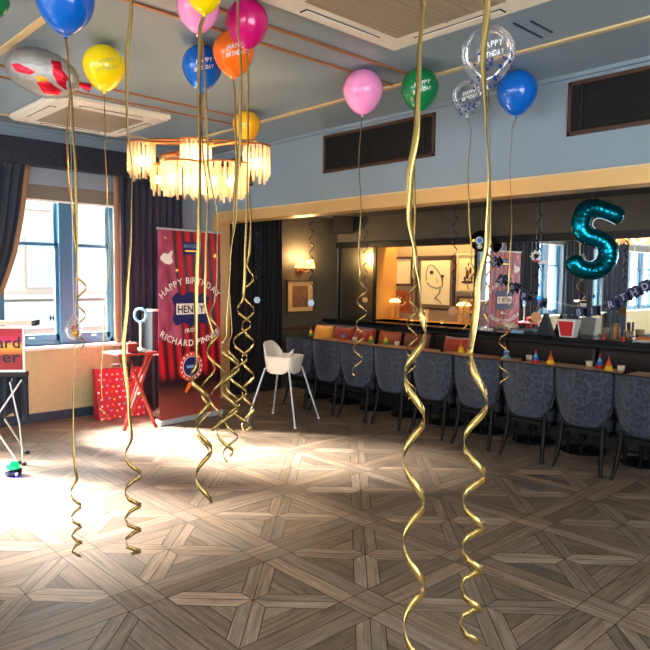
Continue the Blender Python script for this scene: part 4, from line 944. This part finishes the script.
# spaceship / cog cut-out swirl
P = at(536, 256, 'y', 1.7); t = thing('hanging_cutout', 'white cog shaped card cutout hanging before the mirror', 'decoration', P); tc = (CAM-P); tc.z = 0; tc.normalize(); U = Vector((-tc.y, tc.x, 0)); V = Vector((0, 0, 1))
mb = MB(); out = []
for g in range(36): q = .062 if (g//2) % 2 else .048; out.append((q*math.cos(g*PI/18), q*math.sin(g*PI/18)))
mb.prism(out, tc*-.002, U, V, tc, .004, m_white); mb.prism([(.026*math.cos(g*PI/9), .026*math.sin(g*PI/9)) for g in range(18)], tc*.002, U, V, tc, .003, m_blackm)
mb.prism([(.03, -.05), (.11, -.045), (.12, -.08), (.06, -.09), (.02, -.075)], tc*-.002, U, V, tc, .005, m_white); mb.prism([(-.03, -.05), (.05, -.045), (.05, -.06), (-.02, -.068)], tc*.002, U, V, tc, .004, hc['red']); mb.build('card', None, t)
mb = MB(); mb.tube([(0, 0, .05), (0, 0, 2.5-P.z)], .001, 5); mb.build('hanging_thread', m_steel, t)
# blue star
for px, py, lab in ((539, 298, 'small bright blue foil star hanging above the gold disc'),):
    P = at(px, py, 'y', 1.6); t = thing('hanging_star', lab, 'decoration', P); mb = MB()
    mb.prism([((.035 if g % 2 else .016)*math.cos(g*PI/5+PI/10), (.035 if g % 2 else .016)*math.sin(g*PI/5+PI/10)) for g in range(10)], tc*-.003, U, V, tc, .006); mb.build('star', mat('bright_blue_foil', srgb(20, 130, 210), .25, .6), t)
    mb = MB(); mb.tube([(0, 0, .03), (0, 0, 2.5-P.z)], .001, 5); mb.build('hanging_thread', m_steel, t)
# letter bunting: one garland, its pennants are parts
m_pen = mat('navy_pennant', srgb(34, 40, 78), .6); m_penl = mat('pennant_letter', srgb(160, 165, 185), .5)
lets = [('H', 494, 262, -.9), ('A', 501, 280, -.6), ('P', 512, 288, -.45), ('P', 524, 296, -.25), ('Y', 539, 303, -.1), ('B', 579, 312, .05), ('I', 592, 311, .1), ('R', 611, 304, .3), ('T', 623, 297, .4), ('H', 634, 292, .5), ('D', 645, 286, .45), ('A', 657, 281, .4), ('Y', 669, 276, .35)]
YG = 2.2; g0 = at(494, 262, 'y', YG)
gar = thing('letter_garland', 'navy letter pennant garland strung across the long mirror', 'garland', g0)
cs = []
for chh, px, py, a in lets:
    c = at(px, py, 'y', YG)-g0; cs.append(c+Vector((0, 0, .045)))
    U = Vector((math.cos(a), 0, math.sin(a))); V = Vector((-math.sin(a), 0, math.cos(a))); N = Vector((0, -1, 0))
    mb = MB(); mb.prism([(-.05, -.06), (0, -.042), (.05, -.06), (.05, .058), (-.05, .058)], c, U, V, N, .003); pn = mb.build('pennant', m_pen, gar)
    mb = MB(); text(mb, chh, .10, lambda x, y: c+U*x+V*(y-.036)+N*.005, m_penl); mb.build('lettering', None, pn)
mb = MB(); st = at(484, 243, 'y', YG)-g0; mb.tube([st]+cs, .0018, 5); mb.build('string', m_white, gar)

# ================================================================== ROLL-UP BANNER
A, Bp = Vector((1.03, -1.37, 0)), Vector((.93, -.52, 0))
U = (Bp-A).normalized(); V = Vector((0, 0, 1)); N = Vector((U.y, -U.x, 0)); bw = (Bp-A).length; bh = 2.09
Mid = (A+Bp)/2
ban = thing('roller_banner', 'tall red birthday banner standing between the navy curtain and alcove', 'banner', Mid)
def ban_mat():
    m = mat('banner_print', (1, 1, 1, 1), .4); nt = m.node_tree; b = nt.nodes['Principled BSDF']; L = nt.links.new
    tc = nt.nodes.new('ShaderNodeUVMap'); sep = nt.nodes.new('ShaderNodeSeparateXYZ'); L(tc.outputs[0], sep.inputs[0])
    def math_(op, a, b_=None, c=None):
        n = nt.nodes.new('ShaderNodeMath'); n.operation = op
        for i, v in enumerate((a, b_, c)):
            if v is None: continue
            if isinstance(v, (int, float)): n.inputs[i].default_value = v
            else: L(v, n.inputs[i])
        return n.outputs[0]
    u, v = sep.outputs[0], sep.outputs[1]
    # printed stage curtains: folds that fan out from the top
    sl = math_('MULTIPLY', math_('SUBTRACT', u, math_('MULTIPLY', math_('SUBTRACT', 1, v), .22)), 46)
    w = math_('ADD', math_('MULTIPLY', math_('SINE', sl), .5), .5)
    nz = nt.nodes.new('ShaderNodeTexNoise'); nz.inputs['Scale'].default_value = 5; L(tc.outputs[0], nz.inputs['Vector'])
    r1 = nt.nodes.new('ShaderNodeValToRGB'); r1.color_ramp.elements[0].color = srgb(52, 4, 14); r1.color_ramp.elements[1].color = srgb(206, 22, 40); L(math_('MULTIPLY', w, math_('ADD', nz.outputs['Fac'], .45)), r1.inputs[0])
    # pink cloud at the left
    lw = math_('LESS_THAN', math_('ADD', u, math_('MULTIPLY', v, .30)), math_('ADD', .50, math_('MULTIPLY', nz.outputs['Fac'], .0)))
    up = math_('GREATER_THAN', v, .42)
    mx = nt.nodes.new('ShaderNodeMix'); mx.data_type = 'RGBA'; L(math_('MULTIPLY', math_('MULTIPLY', lw, up), .75), mx.inputs['Factor']); L(r1.outputs[0], mx.inputs['A'])
    r2 = nt.nodes.new('ShaderNodeValToRGB'); r2.color_ramp.elements[0].position = .35; r2.color_ramp.elements[1].position = .75; r2.color_ramp.elements[0].color = srgb(130, 20, 60); r2.color_ramp.elements[1].color = srgb(220, 120, 150); L(nz.outputs['Fac'], r2.inputs[0]); L(r2.outputs[0], mx.inputs['B'])
    # dark stage and a wooden floor at the bottom
    fl = nt.nodes.new('ShaderNodeMapRange'); fl.inputs['From Min'].default_value = .20; fl.inputs['From Max'].default_value = .26; L(v, fl.inputs['Value'])
    r3 = nt.nodes.new('ShaderNodeValToRGB'); r3.color_ramp.elements[0].color = srgb(150, 70, 60); r3.color_ramp.elements[1].color = srgb(24, 8, 14); r3.color_ramp.elements[1].position = .19; L(v, r3.inputs[0])
    m2 = nt.nodes.new('ShaderNodeMix'); m2.data_type = 'RGBA'; L(fl.outputs[0], m2.inputs['Factor']); L(r3.outputs[0], m2.inputs['A']); L(mx.outputs['Result'], m2.inputs['B'])
    L(m2.outputs['Result'], b.inputs['Base Color']); return m
me = bpy.data.meshes.new('banner_sheet'); z0 = .05
q = [A+V*z0-Mid, Bp+V*z0-Mid, Bp+V*bh-Mid, A+V*bh-Mid]; me.from_pydata([tuple(v) for v in q], [], [(0, 1, 2, 3)]); uvl = me.uv_layers.new(name='UVMap')
for i, c in enumerate(((0, 0), (1, 0), (1, 1), (0, 1))): uvl.data[i].uv = c
me.materials.append(ban_mat()); o = bpy.data.objects.new('banner_sheet', me); C.objects.link(o); o.parent = ban; qq = o.modifiers.new('s', 'SOLIDIFY'); qq.thickness = .002
def bp_(x, y, e=.003): return (A-Mid)+U*(bw/2+x)+V*y+N*(-1 if N.dot(CAM-Mid) < 0 else 1)*e
NN = N*(-1 if N.dot(CAM-Mid) < 0 else 1)
mb = MB(); mb.tube([A+V*(bh+.005)-Mid-U*.01, Bp+V*(bh+.005)-Mid+U*.01], .012, 8); mb.build('top_rail', m_silver, ban)
mb = MB(); mb.prism([(-bw/2-.015, 0), (bw/2+.015, 0), (bw/2+.015, .055), (-bw/2-.015, .055)], -NN*.06, U, V, NN, .10); mb.build('base_cassette', m_silver, ban, bevel=.012)
mb = MB(); mb.tube([-NN*.03+V*.05, -NN*.03+V*bh], .008, 8); mb.build('support_pole', m_silver, ban)
m_bw = mat('banner_white', srgb(240, 225, 215), .5); m_bn = mat('banner_navy', srgb(34, 32, 88), .5); m_bd = mat('banner_dark', srgb(24, 20, 30), .5); m_br = mat('banner_orange_red', srgb(214, 66, 48), .5); m_bl = mat('banner_light_blue', srgb(120, 150, 200), .5); m_bo = mat('banner_carrot', srgb(236, 110, 40), .5)
YC = 1.34    # arc tops
mb = MB(); text_arc(mb, 'HAPPY BIRTHDAY', .098, .56, 1, lambda x, y: bp_(x, 1.555+y, .005), m_bw)
text_arc(mb, 'RICHARD PINNER', .098, .70, -1, lambda x, y: bp_(x, .865+y, .005), m_bw); text(mb, 'FROM', .062, lambda x, y: bp_(x, .985+y+x*.12, .005), m_bw); mb.build('lettering', None, ban)
def bpoly(name, pts, m, e, par=ban, th=.002):
    mb = MB(); mb.prism([(x, y) for x, y in pts], (A-Mid)+U*(bw/2)+NN*e, U, V, NN, th); return mb.build(name, m, par)
bpoly('title_plate', [(-.11, 1.83), (.11, 1.83), (.11, 1.97), (-.11, 1.97)], m_bn, .003)
mb = MB(); text(mb, 'MAGIC', .06, lambda x, y: bp_(x, 1.905+y, .007), m_bl); mb.prism([(-.08, 1.865), (.08, 1.865), (.08, 1.88), (-.08, 1.88)], (A-Mid)+U*(bw/2)+NN*.006, U, V, NN, .001, m_foilg); mb.build('lettering', None, ban)
shp = [(-.25, 1.13), (-.20, 1.06), (-.10, 1.09), (0, 1.04), (.10, 1.09), (.20, 1.06), (.25, 1.13), (.22, 1.25), (.26, 1.36), (.20, 1.42), (.10, 1.39), (0, 1.43), (-.10, 1.39), (-.20, 1.42), (-.26, 1.36), (-.22, 1.25)]
sh_ = bpoly('name_shield', shp, m_bn, .003)
bpoly('name_plate', [(-.20, 1.18), (.20, 1.18), (.20, 1.30), (-.20, 1.30)], m_bw, .006, sh_)
mb = MB(); text(mb, 'HENRY', .115, lambda x, y: bp_(x, 1.198+y, .010), m_bd, gap=.09, sx=.95); mb.build('lettering', None, sh_)
ci = lambda x, y, r, n=32: [(x+r*math.cos(2*PI*g/n), y+r*math.sin(2*PI*g/n)) for g in range(n)]
bd = bpoly('badge', ci(.0, .60, .165), m_br, .003); bpoly('badge_ring', ci(.0, .60, .115), m_bw, .006, bd); bpoly('badge_centre', ci(0, .60, .108), m_bn, .008, bd)
mb = MB()
for g in range(16): mb.prism(ci(.14*math.cos(g*PI/8), .60+.14*math.sin(g*PI/8), .012, 8), (A-Mid)+U*(bw/2)+NN*.006, U, V, NN, .001, m_bw)
mb.prism([(-.07, .585), (.07, .585), (.07, .615), (-.07, .615)], (A-Mid)+U*(bw/2)+NN*.011, U, V, NN, .001, m_bl); mb.build('badge_marks', None, bd)
bpoly('carrot', [(-.09, .33), (-.04, .42), (.02, .44), (.0, .38), (-.07, .31)], m_bo, .003); bpoly('carrot_leaves', [(.02, .44), (.10, .47), (.12, .52), (.06, .50), (.03, .54), (.01, .47)], hc['green'], .003)
star = lambda x, y, r: [(x+(r if g % 2 else r*.4)*math.cos(g*PI/5-PI/10+PI), y+(r if g % 2 else r*.4)*math.sin(g*PI/5-PI/10+PI)) for g in range(10)]
for x, y, r in ((.34, 1.83, .035), (-.34, 2.0, .025), (-.19, 1.66, .022)): bpoly('star', star(x, y, r), m_foilg, .003)
bpoly('ringed_planet', [(-.40, 1.80), (-.36, 1.84), (-.30, 1.83), (-.26, 1.87), (-.24, 1.86), (-.26, 1.80), (-.24, 1.75), (-.28, 1.72), (-.34, 1.73), (-.40, 1.77)], m_bw, .003)

# ================================================================== RED TRIPOD TABLE AND WHAT IS ON IT
T0 = Vector((1.02, -1.60, 0))
tb = thing('tripod_table', 'red folding table with crossed legs in front of the curtain', 'table', T0)
p1, p2 = at(108, 349, 'z', .82), at(159, 350, 'z', .82)
mb = MB()
mb.bb((-.18, -.30, .795), (.16, .13, .82)); mb.build('tray_top', m_red, tb, bevel=.005)
mb = MB(); mb.bb((-.15, -.27, .82), (.13, .10, .826)); mb.build('black_mat', m_blackm, tb)
f1, f2, f3 = at(124, 431, 'z', .0)-T0, at(156, 427, 'z', 0)-T0, Vector((-.28, -.02, 0))
t1, t2, t3 = Vector((.10, .10, .80)), Vector((.12, -.18, .80)), Vector((.14, .03, .80))
for a, b in ((f1, t1), (f2, t2), (f3, t3)):
    mb = MB(); mb.tube([a, a.lerp(b, .5), b], .019, 8); mb.build('leg', m_red, tb)
mb = MB(); hub = (f1.lerp(t1, .47)+f2.lerp(t2, .47))/2; mb.tube([hub-Vector((.03, 0, 0)), hub+Vector((.03, 0, 0))], .03, 14); mb.build('hub', m_brass, tb)
mb = MB(); mb.tube([(.16, -.16, .79), (.18, -.2, .6), (.16, -.24, .52), (.15, -.14, .56)], [.012, .03, .02, .008], 8, flat=.3); tag(mb.build('cloth_bag', m_blackm, loc=T0), 'black and white pouch hanging from the red table', 'pouch')
# red box
q = at(131, 346, 'z', .826); mb = MB(); bxo = thing('gift_box', 'small dark red box with a knob on the red table', 'box', (T0.x+.05, T0.y-.11, .826))
mb.box((0, 0, .035), (.11, .11, .07)); mb.build('box_body', m_red, bxo, bevel=.004); mb = MB(); mb.box((0, 0, .078), (.12, .12, .016)); mb.build('lid', m_red, bxo, bevel=.003); mb = MB(); mb.ell((0, 0, .095), .012, 10, 8); mb.build('knob', m_brass, bxo)
# ring mirror on a stand
rg = thing('ring_stand', 'blue white ring on a slim white stand on the red table', 'magic prop', (T0.x-.0, T0.y+.03, .826))
mb = MB(); mb.lathe([(.001, 0), (.055, 0), (.05, .015), (.012, .025), (.01, .03)], n=20); mb.build('foot', m_white, rg)
mb = MB(); mb.tube([(0, 0, .02), (0, 0, .30)], .011, 10); mb.build('stem', m_white, rg)
mb = MB(); Xr = Matrix.Translation((0, 0, .365)) @ Matrix.Rotation(YAW-0, 4, 'Z'); mb.tube([Xr @ Vector((.062*math.cos(g*PI/14), 0, .068*math.sin(g*PI/14))) for g in range(29)], .014, 10, caps=False); mb.build('ring', mat('pale_blue_gloss', srgb(150, 195, 225), .25), rg)
# gift bag
bg = thing('gift_bag', 'red gift bag with white and coloured dots leaning below the window', 'gift bag', (.33, -1.47, 0))
bagm = mat('bag_red', srgb(156, 14, 32), .4)
mb = MB(); mb.add([(-.08, -.28, 0), (.1, -.28, 0), (.1, .28, 0), (-.08, .28, 0), (-.10, -.28, .56), (-.04, -.28, .56), (-.04, .28, .54), (-.10, .28, .54)], [(0, 1, 2, 3), (4, 5, 6, 7), (0, 1, 5, 4), (1, 2, 6, 5), (2, 3, 7, 6), (3, 0, 4, 7)]); mb.build('bag_body', bagm, bg, bevel=.01)
mb = MB(); dc = [m_white, hc['yellow'], hc['sky'], m_white, hc['orange'], mat('dot_pink', srgb(240, 150, 180), .5)]
Nb = Vector((.56, 0, .14)).normalized(); Vb = Vector((-.14, 0, .56)).normalized()
for i in range(9):
    for j in range(8):
        y = -.25+i*.069+random.uniform(-.012, .012)+(.03 if j % 2 else 0); s_ = .03+j*.069+random.uniform(-.012, .012)
        if y > .26: continue
        mb.prism(ci(0, 0, .0125, 8), Vector((.1, y, 0))+Vb*s_+Nb*.001, (0, 1, 0), Vb, Nb, .002, dc[(i*5+j*3) % 6])
mb.build('dot_print', None, bg)
mb = MB(); mb.tube([(-.05, -.1, .54), (-.02, -.08, .60), (-.02, .02, .60), (-.05, .04, .54)], .004, 6); mb.build('handle', m_white, bg)
# dark case behind the table
cs_ = thing('speaker_box', 'dark blue grey box standing behind the red table against the curtain', 'box', (.42, -.98, 0)); c_d = mat('slate_case', srgb(22, 30, 36), .5)
mb = MB(); mb.bb((-.13, -.2, .72), (.13, .16, 1.2)); mb.build('cabinet', c_d, cs_, bevel=.01)
mb = MB(); mb.bb((-.135, -.205, 1.195), (.135, .165, 1.215)); mb.build('pale_rim', m_silver, cs_, bevel=.003)
mb = MB(); mb.bb((-.14, -.22, .70), (.14, .18, .72)); mb.build('shelf', m_white, cs_)
for a, b in ((-.12, -.18), (.12, -.18), (-.12, .14), (.12, .14)):
    mb = MB(); mb.tube([(a, b, 0), (a, b, .70)], .01, 8); mb.build('leg', m_black, cs_)
mb = MB(); mb.ell((.62, -1.12, .04), (.07, .12, .045), 16, 8); tag(mb.build('soft_pouch', mat('pouch_grey', srgb(110, 100, 90), .7)), 'grey beige pouch lying on the floor behind the red table legs', 'pouch')

# ================================================================== MAGICIAN'S CASE TABLE AT THE LEFT EDGE
D = 5.5
e_r = atd(25, 330, D); e_r.z = 0
dirL = (-Vector((CR.x, CR.y, 0)).normalized()*.985 - Vector((CF.x, CF.y, 0)).normalized()*.12).normalized()
sgn_t = thing('folding_table', 'folding stand with red nameboard and crossed silver legs at the left edge', 'table', e_r)
nf = Vector((dirL.y, -dirL.x, 0)); nf = nf if nf.dot(CAM-e_r) > 0 else -nf
zT = 1.20
def sp_(x, z, e=0): return dirL*x+Vector((0, 0, z))+nf*e
Xa = lambda a, b, c, d: [(a, b), (c, b), (c, d), (a, d)]
Vz = (0, 0, 1)
mb = MB(); mb.prism(Xa(-.07, zT-.025, .62, zT+.012), -nf*.10, dirL, Vz, nf, .14); mb.build('tabletop', mat('beige_top', srgb(206, 190, 168), .5), sgn_t, bevel=.004)
mb = MB(); mb.prism(Xa(-.09, zT-.03, -.068, zT+.015), -nf*.10, dirL, Vz, nf, .15); mb.build('end_cap', m_black, sgn_t)
bo = MB(); bo.prism(Xa(-.0, zT-.42, .50, zT-.035), nf*.0, dirL, Vz, nf, .02, m_white); bo = bo.build('nameboard', None, sgn_t, bevel=.003)
def sign_mat():
    m = mat('sign_print', srgb(150, 18, 30), .5); nt = m.node_tree; b = nt.nodes['Principled BSDF']; L = nt.links.new
    tc = nt.nodes.new('ShaderNodeTexCoord'); sep = nt.nodes.new('ShaderNodeSeparateXYZ'); L(tc.outputs['Object'], sep.inputs[0])
    mp = nt.nodes.new('ShaderNodeMapRange'); mp.inputs['From Min'].default_value = zT-.42; mp.inputs['From Max'].default_value = zT-.03; L(sep.outputs[2], mp.inputs['Value'])
    r = nt.nodes.new('ShaderNodeValToRGB'); el = r.color_ramp.elements; el[0].color = srgb(140, 14, 26); el[1].color = srgb(140, 14, 26)
    for p_, c_ in ((.36, srgb(140, 18, 24)), (.50, srgb(240, 150, 40)), (.57, srgb(246, 170, 50)), (.66, srgb(206, 20, 90)), (.82, srgb(176, 24, 40))): k = el.new(p_); k.color = c_
    L(mp.outputs[0], r.inputs[0]); L(r.outputs[0], b.inputs['Base Color']); return m
mb = MB(); mb.prism(Xa(.018, zT-.40, .482, zT-.055), nf*.02, dirL, Vz, nf, .002); mb.build('red_print', sign_mat(), bo)
mb = MB(); m_sb = mat('sign_black', srgb(16, 12, 26), .5)
for s_, zz, sx in (('Richard', zT-.215, 1.0), ('Pinner', zT-.335, 1.0)):
    text(mb, s_, .135, lambda x, y, zz=zz: dirL*(.25-x)+Vector((0, 0, zz+y))+nf*.024, m_sb, gap=.07, sx=.43/text_w(s_, .135, .07))
mb.build('lettering', None, bo)
mb = MB(); mb.prism([(-.005, zT-.42), (.52, zT-.42), (.52, zT-.46), (-.005, zT-.46)], -nf*.06, dirL, Vz, nf, .075); mb.build('lower_rail', m_blackm, sgn_t)
mb = MB()
mb.grid(lambda u, v: sp_(-.01+.56*u, zT-.45-(.36+.03*math.sin(u*19))*v, -.02+.025*math.sin(u*2*PI*7)), 56, 6); mb.build('black_cloth', mat('navy_cloth', srgb(30, 36, 48), .85), sgn_t, solid=.004)
for (xa, ea), (xb, eb) in ((((.06), .03), (.50, .03)), ((.50, .045), (.02, .045)), ((.10, -.30), (.40, -.05)), ((.46, -.31), (.12, -.04))):
    mb = MB(); mb.tube([sp_(xa, .0, ea), sp_(xb, .72, eb)], .009, 8); lg = mb.build('leg', m_steel, sgn_t)
    mb = MB(); mb.tube([sp_(xa, .0, ea), sp_(xa, .025, ea)], .02, 10); mb.build('foot', m_black, lg)
mb = MB(); mb.tube([sp_(.12, .70, .035), sp_(.045, .35, .05), sp_(.01, .0, .07)], .008, 8); mb.build('leg', m_steel, sgn_t)
mb = MB(); mb.tube([sp_(.01, 0, .07), sp_(.01, .022, .07)], .022, 10); mb.build('foot', m_black, sgn_t)
# disco light
q = at(13, 475, 'z', 0); dl = thing('disco_light', 'small green domed party light with blue glow on the floor', 'party light', q)
mb = MB(); mb.lathe([(.001, 0), (.06, 0), (.065, .015), (.065, .05), (.05, .055), (.001, .055)], n=24); mb.build('base', m_black, dl)
mb = MB(); mb.lathe([(.052, .055), (.05, .08), (.035, .105), (.001, .115)], n=24); mb.build('dome', mat('green_dome', srgb(6, 110, 60), .2, emit=(.0, .7, .25, 1), es=.6), dl)
for a in (-1, 1):
    mb = MB(); c = CR*a*.045+Vector((0, 0, .02))-Vector((CF.x, CF.y, 0))*.04; mb.ell(c, .012, 10, 8); mb.build('blue_lamp', mat('blue_led', srgb(80, 90, 255), .3, emit=(.15, .15, 1, 1), es=12), dl)
plight(q-Vector((CF.x, CF.y, 0))*.09-CR*.06+Vector((0, 0, .03)), .5, (.12, .1, 1), .02); plight(q-Vector((CF.x, CF.y, 0))*.09+CR*.06+Vector((0, 0, .03)), .3, (.12, .1, 1), .02)
mb = MB(); mb.tube([tuple(at(x, y, 'z', .005)) for x, y in ((-20, 470), (-5, 458), (8, 462), (14, 470))], .005, 6); tag(mb.build('power_cable', m_black), 'black cable on the floor by the party light', 'cable')

# ================================================================== HIGH CHAIR
m_hc = mat('ivory_plastic', srgb(232, 218, 198), .4); HCc = Vector((1.685, -.195, 0)); hz = math.atan2(.21, .55)
hcr = thing('high_chair', 'white plastic high chair with slim silver legs beside the banner', 'high chair', HCc, hz)
# local: x forward
def hc_wall(u, v):
    a = 2*PI*u; ca, sa = math.cos(a), math.sin(a); ex = abs(ca)**.45*(1 if ca > 0 else -1); ey = abs(sa)**.45*(1 if sa > 0 else -1)
    w = .155+.03*v; back = max(0, -ca)**1.6; mid = max(0, 1-abs(ca+1)*0)
    top = .73+.15*max(0, (-ca-.35)/.65)**.7*(1 if ca < -.35 else 0)
    bot = .56+.035*math.cos(4*a+PI)*.5
    z = bot+(top-bot)*v
    return Vector((ex*w-.015*back*v, ey*w*(1-.18*max(0, (z-.73)/.15)), z))
mb = MB(); mb.grid(hc_wall, 56, 10)
mb.build('seat_shell', m_hc, hcr, solid=.012, merge=True)
mb = MB(); mb.box((0, 0, .60), (.30, .30, .012)); mb.build('seat', m_hc, hcr, bevel=.004)
mb = MB(); mb.tube([hc_wall(u/56, 1) for u in range(57)], .009, 8, caps=False); mb.build('rim', m_hc, hcr)
mb = MB(); mb.add([(.02, .13, .71), (.02, .16, .71), (.05, .15, .80), (-.06, .14, .71)], [(0, 1, 2), (0, 2, 3), (1, 3, 2)]); mb.build('strap', m_hc, hcr)
for sx in (-1, 1):
    for sy in (-1, 1):
        mb = MB(); a = Vector((sx*.30, sy*.28, .01)); b = Vector((sx*.150, sy*.150, .60)); mb.tube([a, b], .0105, 10); lg = mb.build('leg', m_silver, hcr)
        mb = MB(); mb.ell(a, (.017, .017, .012), 12, 8); mb.build('foot', m_white, lg)
